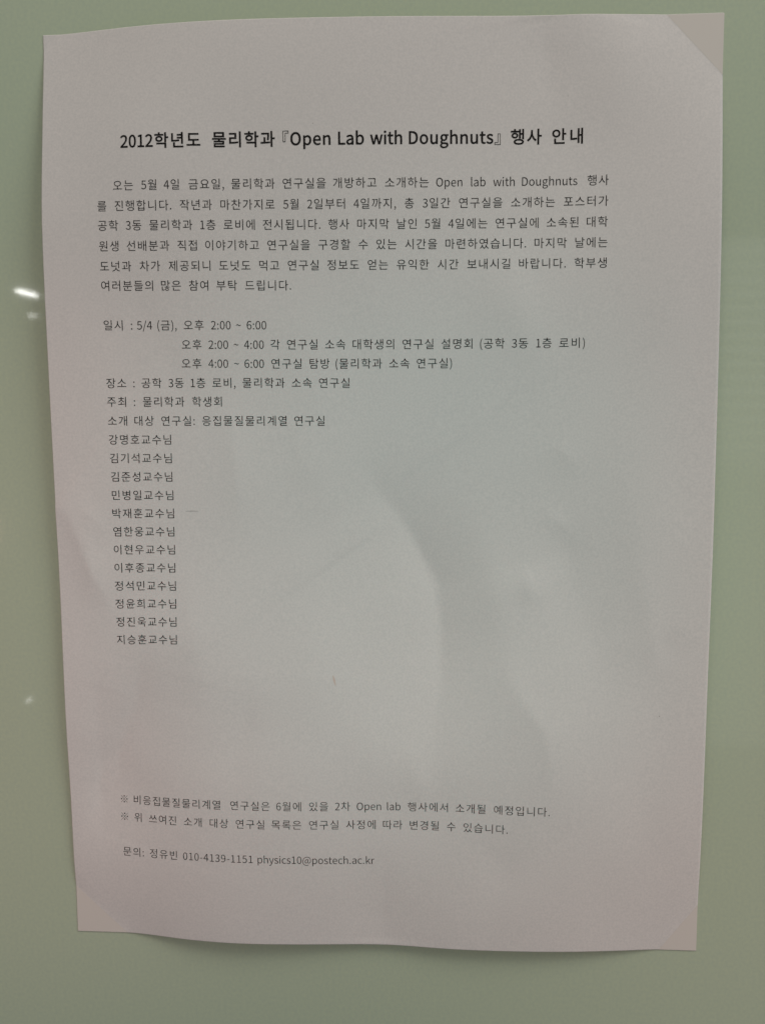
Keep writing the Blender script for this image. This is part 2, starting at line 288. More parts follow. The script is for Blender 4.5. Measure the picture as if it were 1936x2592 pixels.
    119: (802, [[178, 0, 284, 0, 361, 291, 398, 449, 403, 449, 440, 293, 518, 0, 629, 0, 776, 543, 688, 543, 609, 229, 576, 78, 571, 78, 533, 229, 448, 543, 359, 543, 274, 229, 238, 78, 233, 78, 201, 229, 120, 543, 27, 543]]),
    121: (521, [[101, -234, 193, -209, 259, -142, 304, -46, 508, 543, 419, 543, 321, 242, 277, 88, 272, 88, 218, 242, 108, 543, 13, 543, 231, -1, 219, -42, 191, -102, 151, -144, 97, -159, 55, -150, 37, -223]]),
    126: (555, [[376, 287, 448, 311, 515, 387, 464, 424, 423, 372, 378, 356, 318, 381, 257, 427, 180, 451, 108, 427, 41, 350, 92, 314, 132, 366, 177, 382, 238, 358, 300, 312]]),
    8251: (1000, [[500, 590, 553, 612, 575, 665, 553, 718, 500, 740, 447, 718, 425, 665, 447, 612], [500, 409, 170, 739, 141, 710, 471, 380, 140, 49, 169, 20, 500, 351, 830, 21, 859, 50, 529, 380, 859, 710, 830, 739], [290, 380, 268, 433, 215, 455, 162, 433, 140, 380, 162, 327, 215, 305, 268, 327], [710, 380, 732, 327, 785, 305, 838, 327, 860, 380, 838, 433, 785, 455, 732, 433], [500, 170, 447, 148, 425, 95, 447, 42, 500, 20, 553, 42, 575, 95, 553, 148]]),
    12302: (1000, [[770, 690, 966, 690, 966, 846, 599, 846, 599, 183, 770, 183], [632, 813, 933, 813, 933, 723, 737, 723, 737, 216, 632, 216]]),
    12303: (1000, [[230, 70, 34, 70, 34, -86, 401, -86, 401, 577, 230, 577], [368, -53, 67, -53, 67, 37, 263, 37, 263, 544, 368, 544]]),
    44032: (920, [[662, 827, 662, -77, 745, -77, 745, 391, 889, 391, 889, 460, 745, 460, 745, 827], [97, 730, 97, 661, 429, 661, 375, 461, 250, 293, 55, 158, 101, 94, 256, 192, 372, 307, 452, 437, 498, 579, 512, 730]]),
    44033: (920, [[164, 255, 164, 187, 669, 187, 669, -78, 752, -78, 752, 255], [669, 827, 669, 297, 752, 297, 752, 528, 885, 528, 885, 598, 752, 598, 752, 827], [89, 769, 89, 702, 416, 702, 363, 562, 238, 449, 48, 371, 82, 306, 228, 360, 346, 434, 433, 528, 487, 640, 505, 769]]),
    44036: (920, [[668, 827, 668, 166, 752, 166, 752, 483, 885, 483, 885, 553, 752, 553, 752, 827], [88, 757, 88, 688, 419, 688, 364, 542, 238, 422, 51, 336, 86, 269, 230, 329, 347, 409, 435, 508, 490, 625, 509, 757], [188, 233, 188, -58, 791, -58, 791, 10, 271, 10, 271, 233]]),
    44053: (920, [[468, 275, 312, 254, 210, 193, 173, 99, 210, 5, 312, -55, 468, -76, 624, -55, 726, 5, 762, 99, 726, 193, 624, 254], [468, 209, 581, 196, 655, 158, 681, 99, 655, 41, 581, 3, 468, -10, 355, 3, 281, 41, 255, 99, 281, 158, 355, 196], [669, 827, 669, 286, 752, 286, 752, 524, 885, 524, 885, 593, 752, 593, 752, 827], [90, 760, 90, 692, 417, 692, 363, 549, 238, 432, 51, 350, 85, 283, 230, 340, 347, 418, 434, 515, 488, 629, 507, 760]]),
    44060: (920, [[536, 803, 536, -33, 614, -33, 614, 395, 736, 395, 736, -78, 816, -78, 816, 827, 736, 827, 736, 463, 614, 463, 614, 803], [85, 710, 85, 642, 355, 642, 316, 464, 219, 306, 50, 175, 98, 116, 232, 212, 329, 321, 391, 443, 426, 573, 436, 710]]),
    44221: (920, [[500, 275, 341, 254, 237, 194, 200, 101, 237, 7, 341, -53, 500, -74, 659, -53, 762, 7, 799, 101, 762, 194, 659, 254], [500, 209, 615, 196, 690, 159, 717, 101, 690, 43, 615, 6, 500, -7, 385, 6, 309, 43, 282, 101, 309, 159, 385, 196], [108, 759, 108, 691, 426, 691, 372, 548, 248, 433, 62, 351, 96, 285, 270, 358, 401, 461, 485, 593, 711, 593, 711, 472, 475, 472, 475, 404, 711, 404, 711, 285, 794, 285, 794, 826, 711, 826, 711, 660, 506, 660, 516, 759]]),
    44228: (920, [[739, 827, 739, -78, 818, -78, 818, 827], [89, 712, 89, 644, 354, 644, 311, 465, 211, 308, 49, 177, 98, 117, 245, 230, 347, 361, 409, 508, 557, 508, 557, 349, 394, 349, 394, 281, 557, 281, 557, -32, 636, -32, 636, 803, 557, 803, 557, 576, 424, 576, 436, 712]]),
    44256: (920, [[137, 736, 137, 668, 687, 668, 687, 647, 683, 467, 653, 238, 737, 228, 766, 464, 770, 647, 770, 736], [368, 441, 368, 118, 50, 118, 50, 49, 867, 49, 867, 118, 450, 118, 450, 441]]),
    44277: (920, [[455, 256, 288, 236, 180, 179, 141, 89, 180, 0, 288, -56, 455, -76, 623, -56, 732, 0, 770, 89, 732, 179, 623, 236], [455, 192, 579, 180, 659, 144, 688, 89, 659, 36, 579, 1, 455, -11, 332, 1, 252, 36, 223, 89, 252, 144, 332, 180], [147, 781, 147, 714, 681, 714, 681, 705, 678, 598, 657, 474, 738, 465, 760, 593, 763, 705, 763, 781], [386, 580, 386, 406, 51, 406, 51, 338, 866, 338, 866, 406, 468, 406, 468, 580]]),
    44284: (920, [[91, 728, 91, 660, 465, 660, 461, 523, 439, 327, 521, 320, 544, 535, 547, 679, 547, 728], [51, 120, 320, 126, 610, 154, 605, 216, 314, 194, 314, 469, 232, 469, 232, 192, 41, 189], [660, 827, 660, -78, 743, -78, 743, 378, 887, 378, 887, 449, 743, 449, 743, 827]]),
    44368: (920, [[135, 736, 135, 668, 690, 668, 690, 637, 686, 459, 658, 244, 740, 235, 768, 456, 772, 637, 772, 736], [474, 416, 474, 118, 333, 118, 333, 416, 250, 416, 250, 118, 50, 118, 50, 49, 867, 49, 867, 118, 556, 118, 556, 416]]),
    44396: (920, [[50, 380, 50, 311, 415, 311, 415, -79, 498, -79, 498, 311, 867, 311, 867, 380, 735, 380, 757, 552, 760, 689, 760, 768, 152, 768, 152, 701, 678, 701, 678, 689, 675, 552, 650, 380]]),
    44552: (920, [[151, 255, 151, -66, 767, -66, 767, 255], [685, 189, 685, 2, 232, 2, 232, 189], [50, 446, 50, 378, 870, 378, 870, 446, 739, 446, 761, 595, 764, 712, 764, 779, 154, 779, 154, 711, 682, 711, 679, 594, 656, 446]]),
    44592: (920, [[709, 827, 709, -78, 792, -78, 792, 827], [103, 729, 103, 662, 442, 662, 390, 461, 264, 292, 61, 158, 105, 91, 265, 189, 384, 304, 465, 434, 512, 577, 526, 729]]),
    44600: (920, [[708, 827, 708, 365, 791, 365, 791, 827], [111, 783, 111, 715, 431, 715, 380, 585, 257, 483, 65, 414, 95, 347, 242, 394, 361, 460, 449, 547, 503, 655, 522, 783], [209, -3, 209, -69, 822, -69, 822, -3, 291, -3, 291, 102, 791, 102, 791, 322, 206, 322, 206, 256, 708, 256, 708, 164, 209, 164]]),
    44608: (920, [[708, 826, 708, 316, 791, 316, 791, 826], [207, 272, 207, -65, 791, -65, 791, 272], [710, 206, 710, 2, 288, 2, 288, 206], [108, 768, 108, 702, 434, 702, 380, 562, 252, 450, 60, 372, 93, 306, 240, 359, 359, 434, 448, 527, 504, 639, 523, 768]]),
    44620: (920, [[677, 827, 677, -78, 760, -78, 760, 385, 895, 385, 895, 454, 760, 454, 760, 827], [75, 729, 75, 660, 243, 660, 217, 485, 154, 321, 46, 173, 112, 126, 239, 311, 303, 515, 321, 729], [350, 729, 350, 660, 490, 660, 469, 469, 412, 283, 303, 112, 370, 66, 496, 277, 554, 504, 568, 729]]),
    45216: (920, [[669, 827, 669, 371, 752, 371, 752, 570, 885, 570, 885, 640, 752, 640, 752, 827], [93, 484, 93, 414, 165, 414, 369, 423, 586, 454, 576, 523, 369, 493, 176, 484, 176, 787, 93, 787], [180, 2, 180, -66, 784, -66, 784, 2, 262, 2, 262, 105, 752, 105, 752, 327, 178, 327, 178, 261, 669, 261, 669, 169, 180, 169]]),
    45236: (920, [[531, 807, 531, -31, 609, -31, 609, 390, 736, 390, 736, -78, 816, -78, 816, 827, 736, 827, 736, 459, 609, 459, 609, 807], [94, 229, 94, 156, 151, 156, 304, 162, 476, 185, 466, 258, 177, 229, 177, 718, 94, 718]]),
    45339: (920, [[103, 409, 103, 339, 172, 339, 381, 346, 582, 374, 572, 445, 382, 417, 185, 409, 185, 766, 103, 766], [454, 636, 454, 568, 711, 568, 711, 209, 794, 209, 794, 827, 711, 827, 711, 636], [461, 278, 461, 240, 418, 124, 307, 39, 157, -9, 189, -75, 318, -36, 427, 30, 502, 120, 577, 30, 684, -35, 811, -74, 845, -9, 695, 39, 586, 125, 543, 240, 543, 278]]),
    45380: (920, [[455, 536, 455, 469, 711, 469, 711, 156, 794, 156, 794, 826, 711, 826, 711, 709, 455, 709, 455, 642, 711, 642, 711, 536], [215, 214, 215, -58, 818, -58, 818, 10, 298, 10, 298, 214], [103, 360, 103, 291, 171, 291, 366, 297, 570, 324, 561, 393, 369, 368, 185, 360, 185, 761, 103, 761]]),
    45716: (920, [[49, 366, 49, 299, 869, 299, 869, 366], [160, 794, 160, 488, 775, 488, 775, 555, 242, 555, 242, 794], [154, 208, 154, -56, 780, -56, 780, 12, 237, 12, 237, 208]]),
    45768: (920, [[708, 827, 708, -78, 790, -78, 790, 827], [107, 227, 107, 155, 181, 155, 398, 165, 625, 199, 614, 269, 397, 237, 189, 227, 189, 738, 107, 738]]),
    45784: (920, [[708, 827, 708, 315, 790, 315, 790, 827], [207, 271, 207, -65, 790, -65, 790, 271], [709, 205, 709, 2, 288, 2, 288, 205], [106, 452, 106, 382, 179, 382, 402, 392, 621, 424, 609, 493, 402, 461, 189, 452, 189, 774, 106, 774]]),
    45796: (920, [[662, 827, 662, -79, 745, -79, 745, 401, 893, 401, 893, 470, 745, 470, 745, 827], [89, 739, 89, 147, 160, 147, 385, 153, 588, 177, 578, 248, 385, 224, 171, 217, 171, 671, 508, 671, 508, 739]]),
    45824: (920, [[533, 807, 533, -31, 610, -31, 610, 396, 738, 396, 738, -78, 817, -78, 817, 827, 738, 827, 738, 464, 610, 464, 610, 807], [82, 717, 82, 145, 141, 145, 319, 150, 476, 172, 468, 241, 325, 221, 165, 215, 165, 649, 418, 649, 418, 717]]),
    46020: (920, [[154, 754, 154, 337, 417, 337, 417, 105, 50, 105, 50, 36, 870, 36, 870, 105, 499, 105, 499, 337, 775, 337, 775, 404, 237, 404, 237, 686, 766, 686, 766, 754]]),
    46041: (920, [[458, 249, 292, 230, 186, 175, 148, 86, 186, -2, 292, -58, 458, -77, 624, -58, 730, -2, 767, 86, 730, 175, 624, 230], [458, 184, 579, 172, 657, 139, 684, 86, 657, 33, 579, -1, 458, -12, 336, -1, 259, 33, 232, 86, 259, 139, 336, 172], [153, 785, 153, 485, 418, 485, 418, 381, 50, 381, 50, 314, 868, 314, 868, 381, 499, 381, 499, 485, 772, 485, 772, 552, 235, 552, 235, 719, 766, 719, 766, 785]]),
    46104: (920, [[704, 827, 704, -79, 787, -79, 787, 827], [66, 117, 349, 123, 652, 151, 645, 212, 390, 193, 390, 369, 584, 369, 584, 437, 204, 437, 204, 674, 580, 674, 580, 741, 122, 741, 122, 369, 307, 369, 307, 190, 55, 187]]),
    46108: (920, [[707, 826, 707, 150, 790, 150, 790, 826], [66, 264, 345, 270, 640, 297, 634, 358, 392, 340, 392, 464, 571, 464, 571, 531, 218, 531, 218, 700, 564, 700, 564, 768, 135, 768, 135, 464, 309, 464, 309, 336, 54, 332], [205, 195, 205, -58, 820, -58, 820, 10, 288, 10, 288, 195]]),
    46112: (920, [[709, 826, 709, 340, 791, 340, 791, 826], [66, 361, 347, 368, 643, 396, 639, 454, 393, 435, 393, 525, 571, 525, 571, 590, 222, 590, 222, 724, 561, 724, 561, 788, 137, 788, 137, 525, 309, 525, 309, 432, 55, 428], [197, -1, 197, -68, 822, -68, 822, -1, 278, -1, 278, 88, 791, 88, 791, 299, 195, 299, 195, 233, 710, 233, 710, 151, 197, 151]]),
    46121: (920, [[708, 826, 708, 306, 791, 306, 791, 826], [199, 265, 199, -66, 791, -66, 791, 265, 710, 265, 710, 170, 281, 170, 281, 265], [281, 106, 710, 106, 710, 2, 281, 2], [134, 782, 134, 496, 308, 496, 308, 398, 53, 395, 65, 327, 340, 334, 640, 365, 635, 424, 391, 402, 391, 496, 568, 496, 568, 562, 217, 562, 217, 714, 560, 714, 560, 782]]),
    46300: (920, [[50, 114, 50, 45, 870, 45, 870, 114], [154, 743, 154, 325, 775, 325, 775, 393, 236, 393, 236, 675, 766, 675, 766, 743]]),
    46308: (920, [[50, 449, 50, 382, 868, 382, 868, 449], [159, 797, 159, 522, 770, 522, 770, 589, 241, 589, 241, 730, 761, 730, 761, 797], [151, -1, 151, -67, 789, -67, 789, -1, 232, -1, 232, 91, 762, 91, 762, 303, 149, 303, 149, 238, 681, 238, 681, 153, 151, 153]]),
    46384: (920, [[677, 828, 677, -78, 760, -78, 760, 402, 890, 402, 890, 472, 760, 472, 760, 828], [76, 732, 76, 159, 116, 159, 322, 178, 314, 247, 159, 229, 159, 664, 305, 664, 305, 732], [356, 732, 356, 159, 399, 159, 521, 162, 631, 180, 623, 249, 437, 228, 437, 664, 595, 664, 595, 732]]),
    46972: (920, [[663, 827, 663, -79, 745, -79, 745, 398, 893, 398, 893, 468, 745, 468, 745, 827], [85, 743, 85, 675, 411, 675, 411, 486, 87, 486, 87, 139, 159, 139, 387, 146, 592, 172, 584, 240, 388, 215, 169, 209, 169, 418, 493, 418, 493, 743]]),
    46989: (920, [[183, 287, 183, -66, 752, -66, 752, 287, 669, 287, 669, 177, 265, 177, 265, 287], [265, 111, 669, 111, 669, 2, 265, 2], [669, 826, 669, 327, 752, 327, 752, 539, 886, 539, 886, 609, 752, 609, 752, 826], [87, 782, 87, 714, 413, 714, 413, 604, 89, 604, 89, 348, 160, 348, 385, 354, 590, 378, 582, 447, 384, 423, 171, 417, 171, 539, 494, 539, 494, 782]]),
    47084: (920, [[539, 480, 539, 411, 711, 411, 711, -79, 793, -79, 793, 827, 711, 827, 711, 480], [81, 743, 81, 675, 404, 675, 404, 494, 84, 494, 84, 138, 153, 138, 370, 144, 566, 168, 559, 237, 371, 214, 166, 208, 166, 426, 485, 426, 485, 743]]),
    47144: (920, [[85, 762, 85, 695, 392, 695, 392, 563, 87, 563, 87, 282, 152, 282, 366, 286, 537, 305, 528, 373, 170, 350, 170, 498, 475, 498, 475, 762], [536, 472, 536, 404, 711, 404, 711, 161, 794, 161, 794, 826, 711, 826, 711, 674, 536, 674, 536, 607, 711, 607, 711, 472], [210, 209, 210, -54, 821, -54, 821, 15, 292, 15, 292, 209]]),
    47196: (920, [[152, 340, 152, 272, 417, 272, 417, 103, 50, 103, 50, 34, 870, 34, 870, 103, 499, 103, 499, 272, 789, 272, 789, 340, 234, 340, 234, 486, 768, 486, 768, 760, 150, 760, 150, 692, 686, 692, 686, 552, 152, 552]]),
    47197: (920, [[141, 192, 141, 125, 686, 125, 686, -69, 769, -69, 769, 192], [155, 490, 155, 424, 418, 424, 418, 329, 49, 329, 49, 261, 869, 261, 869, 329, 500, 329, 500, 424, 783, 424, 783, 490, 237, 490, 237, 584, 764, 584, 764, 804, 153, 804, 153, 738, 682, 738, 682, 646, 155, 646]]),
    47484: (920, [[49, 407, 49, 343, 869, 343, 869, 407], [149, -6, 149, -66, 796, -66, 796, -6, 231, -6, 231, 78, 767, 78, 767, 271, 147, 271, 147, 211, 685, 211, 685, 135, 149, 135], [155, 534, 155, 474, 780, 474, 780, 534, 237, 534, 237, 612, 764, 612, 764, 800, 153, 800, 153, 741, 682, 741, 682, 668, 155, 668]]),
    47532: (920, [[709, 827, 709, -79, 791, -79, 791, 827], [100, 743, 100, 675, 434, 675, 434, 487, 102, 487, 102, 140, 177, 140, 402, 146, 632, 173, 624, 241, 401, 216, 186, 209, 186, 420, 518, 420, 518, 743]]),
    47549: (920, [[708, 826, 708, 329, 791, 329, 791, 826], [207, 284, 207, -66, 791, -66, 791, 284, 709, 284, 709, 178, 289, 178, 289, 284], [289, 112, 709, 112, 709, 2, 289, 2], [95, 783, 95, 715, 424, 715, 424, 602, 97, 602, 97, 348, 170, 348, 396, 354, 609, 377, 599, 445, 395, 422, 178, 417, 178, 537, 505, 537, 505, 783]]),
    47560: (920, [[86, 736, 86, 152, 501, 152, 501, 736], [419, 670, 419, 219, 167, 219, 167, 670], [662, 827, 662, -78, 745, -78, 745, 396, 893, 396, 893, 466, 745, 466, 745, 827]]),
    47561: (920, [[87, 759, 87, 358, 503, 358, 503, 759], [422, 693, 422, 425, 168, 425, 168, 693], [164, 243, 164, 176, 669, 176, 669, -79, 752, -79, 752, 243], [669, 827, 669, 291, 752, 291, 752, 523, 885, 523, 885, 592, 752, 592, 752, 827]]),
    47566: (920, [[87, 767, 87, 398, 503, 398, 503, 767], [422, 701, 422, 465, 168, 465, 168, 701], [614, 178, 527, 162, 468, 119, 446, 51, 468, -17, 527, -60, 614, -76, 701, -60, 760, -17, 781, 51, 760, 119, 701, 162], [614, 119, 681, 101, 707, 51, 681, 1, 614, -18, 547, 1, 520, 51, 547, 101], [669, 827, 669, 365, 752, 365, 752, 554, 885, 554, 885, 623, 752, 623, 752, 827], [144, 283, 144, -54, 188, -54, 294, -48, 419, -21, 406, 45, 225, 15, 225, 283], [574, 353, 574, 273, 387, 273, 387, 211, 840, 211, 840, 273, 655, 273, 655, 353]]),
    47673: (920, [[190, 243, 190, 176, 711, 176, 711, -79, 794, -79, 794, 243], [423, 692, 423, 421, 173, 421, 173, 692], [92, 759, 92, 354, 504, 354, 504, 532, 711, 532, 711, 294, 794, 294, 794, 827, 711, 827, 711, 600, 504, 600, 504, 759]]),
    47749: (920, [[423, 691, 423, 423, 173, 423, 173, 691], [496, 265, 335, 245, 232, 186, 195, 94, 232, 2, 335, -56, 496, -76, 657, -56, 761, 2, 797, 94, 761, 186, 657, 245], [496, 200, 613, 187, 689, 151, 715, 94, 689, 37, 613, 2, 496, -11, 379, 2, 304, 37, 277, 94, 304, 151, 379, 187], [711, 613, 711, 501, 504, 501, 504, 613], [92, 758, 92, 356, 504, 356, 504, 433, 711, 433, 711, 292, 794, 292, 794, 827, 711, 827, 711, 680, 504, 680, 504, 758]]),
    47785: (920, [[681, 723, 681, 549, 236, 549, 236, 723], [141, 208, 141, 141, 683, 141, 683, -78, 766, -78, 766, 208], [50, 369, 50, 301, 867, 301, 867, 369, 500, 369, 500, 482, 762, 482, 762, 789, 155, 789, 155, 482, 417, 482, 417, 369]]),
    47928: (920, [[155, 784, 155, 467, 762, 467, 762, 784], [681, 718, 681, 533, 236, 533, 236, 718], [49, 365, 49, 297, 424, 297, 424, 114, 506, 114, 506, 297, 869, 297, 869, 365], [153, 201, 153, -58, 778, -58, 778, 10, 236, 10, 236, 201]]),
    47932: (920, [[156, 797, 156, 521, 761, 521, 761, 797], [679, 731, 679, 587, 237, 587, 237, 731], [151, -3, 151, -68, 789, -68, 789, -3, 232, -3, 232, 87, 762, 87, 762, 291, 499, 291, 499, 379, 867, 379, 867, 446, 50, 446, 50, 379, 416, 379, 416, 291, 149, 291, 149, 227, 681, 227, 681, 148, 151, 148]]),
    48124: (920, [[97, 748, 97, 327, 519, 327, 519, 748], [438, 681, 438, 394, 178, 394, 178, 681], [708, 826, 708, 176, 791, 176, 791, 826], [210, 238, 210, -48, 819, -48, 819, 20, 293, 20, 293, 238]]),
    48148: (920, [[86, 750, 86, 139, 507, 139, 507, 750, 425, 750, 425, 512, 168, 512, 168, 750], [168, 446, 425, 446, 425, 208, 168, 208], [662, 827, 662, -78, 745, -78, 745, 400, 893, 400, 893, 471, 745, 471, 745, 827]]),
    48149: (920, [[164, 233, 164, 165, 669, 165, 669, -78, 752, -78, 752, 233], [87, 770, 87, 342, 506, 342, 506, 770, 424, 770, 424, 629, 169, 629, 169, 770], [169, 563, 424, 563, 424, 409, 169, 409], [669, 827, 669, 281, 752, 281, 752, 523, 885, 523, 885, 592, 752, 592, 752, 827]]),
    48169: (920, [[464, 259, 305, 239, 202, 182, 166, 92, 202, 1, 305, -57, 464, -77, 623, -57, 724, 1, 760, 92, 724, 182, 623, 239], [464, 193, 580, 181, 653, 147, 679, 92, 653, 36, 580, 1, 464, -11, 349, 1, 274, 36, 248, 92, 274, 147, 349, 181], [87, 770, 87, 353, 506, 353, 506, 770, 424, 770, 424, 634, 169, 634, 169, 770], [169, 568, 424, 568, 424, 420, 169, 420], [669, 827, 669, 284, 752, 284, 752, 530, 885, 530, 885, 600, 752, 600, 752, 827]]),
    48176: (920, [[82, 741, 82, 148, 428, 148, 428, 741, 351, 741, 351, 521, 161, 521, 161, 741], [161, 454, 351, 454, 351, 216, 161, 216], [538, 808, 538, -32, 617, -32, 617, 400, 739, 400, 739, -78, 819, -78, 819, 827, 739, 827, 739, 469, 617, 469, 617, 808]]),
    48320: (920, [[177, 542, 421, 542, 421, 378, 177, 378], [711, 593, 711, 466, 503, 466, 503, 593], [94, 766, 94, 311, 503, 311, 503, 398, 711, 398, 711, 157, 794, 157, 794, 826, 711, 826, 711, 661, 503, 661, 503, 766, 421, 766, 421, 607, 177, 607, 177, 766], [213, 222, 213, -58, 815, -58, 815, 10, 296, 10, 296, 222]]),
    48337: (920, [[177, 561, 421, 561, 421, 412, 177, 412], [496, 261, 335, 241, 232, 183, 195, 92, 232, 1, 335, -56, 496, -76, 657, -56, 761, 1, 797, 92, 761, 183, 657, 241], [496, 196, 613, 184, 689, 148, 715, 92, 689, 36, 613, 1, 496, -11, 379, 1, 304, 36, 277, 92, 304, 148, 379, 184], [503, 612, 711, 612, 711, 494, 503, 494], [711, 827, 711, 679, 503, 679, 503, 771, 421, 771, 421, 627, 177, 627, 177, 771, 94, 771, 94, 346, 503, 346, 503, 426, 711, 426, 711, 280, 794, 280, 794, 827]]),
    48372: (920, [[229, 534, 689, 534, 689, 368, 229, 368], [146, 763, 146, 300, 417, 300, 417, 106, 50, 106, 50, 37, 870, 37, 870, 106, 499, 106, 499, 300, 771, 300, 771, 763, 689, 763, 689, 602, 229, 602, 229, 763]]),
    48512: (920, [[153, 790, 153, 399, 765, 399, 765, 790, 682, 790, 682, 666, 235, 666, 235, 790], [235, 599, 682, 599, 682, 467, 235, 467], [49, 291, 49, 224, 416, 224, 416, -78, 498, -78, 498, 224, 869, 224, 869, 291]]),
    48516: (920, [[158, 798, 158, 436, 760, 436, 760, 798, 678, 798, 678, 683, 240, 683, 240, 798], [240, 619, 678, 619, 678, 503, 240, 503], [49, 349, 49, 282, 424, 282, 424, 107, 506, 107, 506, 282, 869, 282, 869, 349], [153, 188, 153, -58, 778, -58, 778, 10, 235, 10, 235, 188]]),
    48708: (920, [[707, 827, 707, -79, 790, -79, 790, 827], [101, 750, 101, 139, 527, 139, 527, 750, 445, 750, 445, 512, 184, 512, 184, 750], [184, 446, 445, 446, 445, 208, 184, 208]]),
    48712: (920, [[97, 762, 97, 315, 520, 315, 520, 762, 438, 762, 438, 612, 179, 612, 179, 762], [179, 546, 438, 546, 438, 382, 179, 382], [708, 826, 708, 158, 791, 158, 791, 826], [204, 225, 204, -58, 813, -58, 813, 10, 287, 10, 287, 225]]),
    49324: (920, [[271, 749, 271, 587, 240, 423, 156, 280, 37, 182, 88, 115, 183, 187, 260, 290, 313, 415, 366, 298, 441, 201, 532, 133, 583, 199, 467, 293, 384, 430, 353, 587, 353, 749], [662, 827, 662, -78, 745, -78, 745, 390, 893, 390, 893, 461, 745, 461, 745, 827]]),
    49345: (920, [[464, 254, 305, 234, 202, 178, 166, 89, 202, 0, 305, -57, 464, -76, 623, -57, 724, 0, 760, 89, 724, 178, 623, 234], [464, 188, 580, 176, 653, 142, 679, 89, 653, 35, 580, 2, 464, -10, 349, 2, 274, 35, 248, 89, 274, 142, 349, 176], [270, 780, 270, 688, 242, 557, 165, 449, 46, 377, 90, 311, 187, 365, 262, 443, 313, 540, 364, 454, 437, 385, 528, 336, 572, 401, 457, 467, 380, 564, 352, 681, 352, 780], [669, 827, 669, 278, 752, 278, 752, 523, 885, 523, 885, 593, 752, 593, 752, 827]]),
    49373: (920, [[515, 248, 354, 229, 250, 173, 213, 86, 250, -1, 354, -57, 515, -76, 676, -57, 780, -1, 817, 86, 780, 173, 676, 229], [515, 184, 632, 172, 708, 139, 734, 86, 708, 33, 632, 0, 515, -12, 398, 0, 322, 33, 295, 86, 322, 139, 398, 172], [239, 770, 239, 649, 217, 546, 152, 450, 50, 378, 95, 314, 175, 364, 237, 434, 280, 515, 322, 442, 381, 383, 458, 339, 502, 403, 404, 464, 341, 551, 319, 649, 319, 770], [539, 809, 539, 297, 617, 297, 617, 516, 733, 516, 733, 268, 812, 268, 812, 826, 733, 826, 733, 584, 617, 584, 617, 809]]),
    49436: (920, [[712, 827, 712, 520, 502, 520, 502, 452, 712, 452, 712, -79, 794, -79, 794, 827], [283, 749, 283, 587, 252, 422, 169, 278, 49, 180, 101, 113, 196, 186, 273, 290, 326, 416, 379, 297, 456, 199, 550, 129, 600, 196, 482, 289, 398, 427, 367, 587, 367, 749]]),
    49437: (920, [[190, 242, 190, 175, 711, 175, 711, -78, 794, -78, 794, 242], [711, 827, 711, 638, 514, 638, 514, 569, 711, 569, 711, 292, 794, 292, 794, 827], [276, 781, 276, 686, 248, 556, 170, 449, 51, 378, 95, 311, 192, 365, 267, 443, 319, 539, 370, 451, 442, 381, 534, 331, 578, 397, 463, 464, 386, 563, 358, 682, 358, 781]]),
    49440: (920, [[711, 826, 711, 614, 514, 614, 514, 545, 711, 545, 711, 150, 794, 150, 794, 826], [277, 772, 277, 661, 249, 529, 170, 418, 51, 345, 95, 279, 192, 335, 268, 415, 319, 515, 370, 425, 443, 351, 534, 300, 579, 365, 464, 434, 387, 537, 359, 658, 359, 772], [213, 225, 213, -58, 815, -58, 815, 10, 296, 10, 296, 225]]),
    49444: (920, [[711, 827, 711, 663, 514, 663, 514, 595, 711, 595, 711, 360, 794, 360, 794, 827], [214, 1, 214, -66, 827, -66, 827, 1, 295, 1, 295, 97, 794, 97, 794, 314, 212, 314, 212, 248, 712, 248, 712, 160, 214, 160], [276, 798, 276, 714, 247, 591, 168, 490, 49, 424, 93, 358, 190, 409, 266, 482, 318, 575, 370, 492, 444, 426, 535, 379, 579, 444, 463, 507, 386, 601, 357, 714, 357, 798]]),
    49457: (920, [[496, 265, 335, 245, 232, 186, 195, 94, 232, 2, 335, -56, 496, -76, 657, -56, 761, 2, 797, 94, 761, 186, 657, 245], [496, 199, 613, 187, 689, 151, 715, 94, 689, 38, 613, 3, 496, -10, 379, 3, 304, 38, 277, 94, 304, 151, 379, 187], [278, 776, 278, 683, 250, 552, 170, 445, 49, 374, 93, 307, 192, 361, 269, 440, 321, 538, 372, 452, 445, 383, 536, 334, 581, 399, 465, 465, 388, 565, 360, 686, 360, 776], [514, 636, 514, 567, 711, 567, 711, 292, 794, 292, 794, 827, 711, 827, 711, 636]]),
    49548: (920, [[415, 328, 415, 108, 50, 108, 50, 40, 870, 40, 870, 108, 497, 108, 497, 328], [412, 766, 412, 697, 362, 556, 239, 446, 82, 386, 118, 317, 254, 366, 373, 452, 456, 568, 539, 452, 659, 366, 795, 317, 831, 386, 674, 446, 550, 556, 499, 697, 499, 766]]),
    49549: (920, [[141, 217, 141, 151, 683, 151, 683, -78, 766, -78, 766, 217], [417, 511, 417, 373, 50, 373, 50, 305, 869, 305, 869, 373, 499, 373, 499, 511], [416, 813, 416, 772, 370, 661, 253, 575, 99, 529, 130, 463, 264, 502, 379, 569, 458, 661, 538, 569, 652, 502, 785, 463, 817, 529, 664, 575, 547, 661, 500, 772, 500, 813]]),
    49688: (920, [[416, 795, 416, 744, 369, 625, 249, 533, 92, 483, 125, 416, 262, 457, 379, 529, 460, 627, 541, 529, 658, 457, 794, 416, 827, 483, 670, 534, 550, 626, 502, 744, 502, 795], [50, 318, 50, 249, 416, 249, 416, -78, 498, -78, 498, 249, 867, 249, 867, 318]]),
    49828: (920, [[50, 113, 50, 44, 870, 44, 870, 113], [412, 764, 412, 695, 362, 550, 239, 436, 84, 373, 121, 304, 256, 357, 374, 446, 456, 564, 539, 445, 657, 356, 791, 304, 829, 373, 673, 436, 549, 550, 499, 695, 499, 764]]),
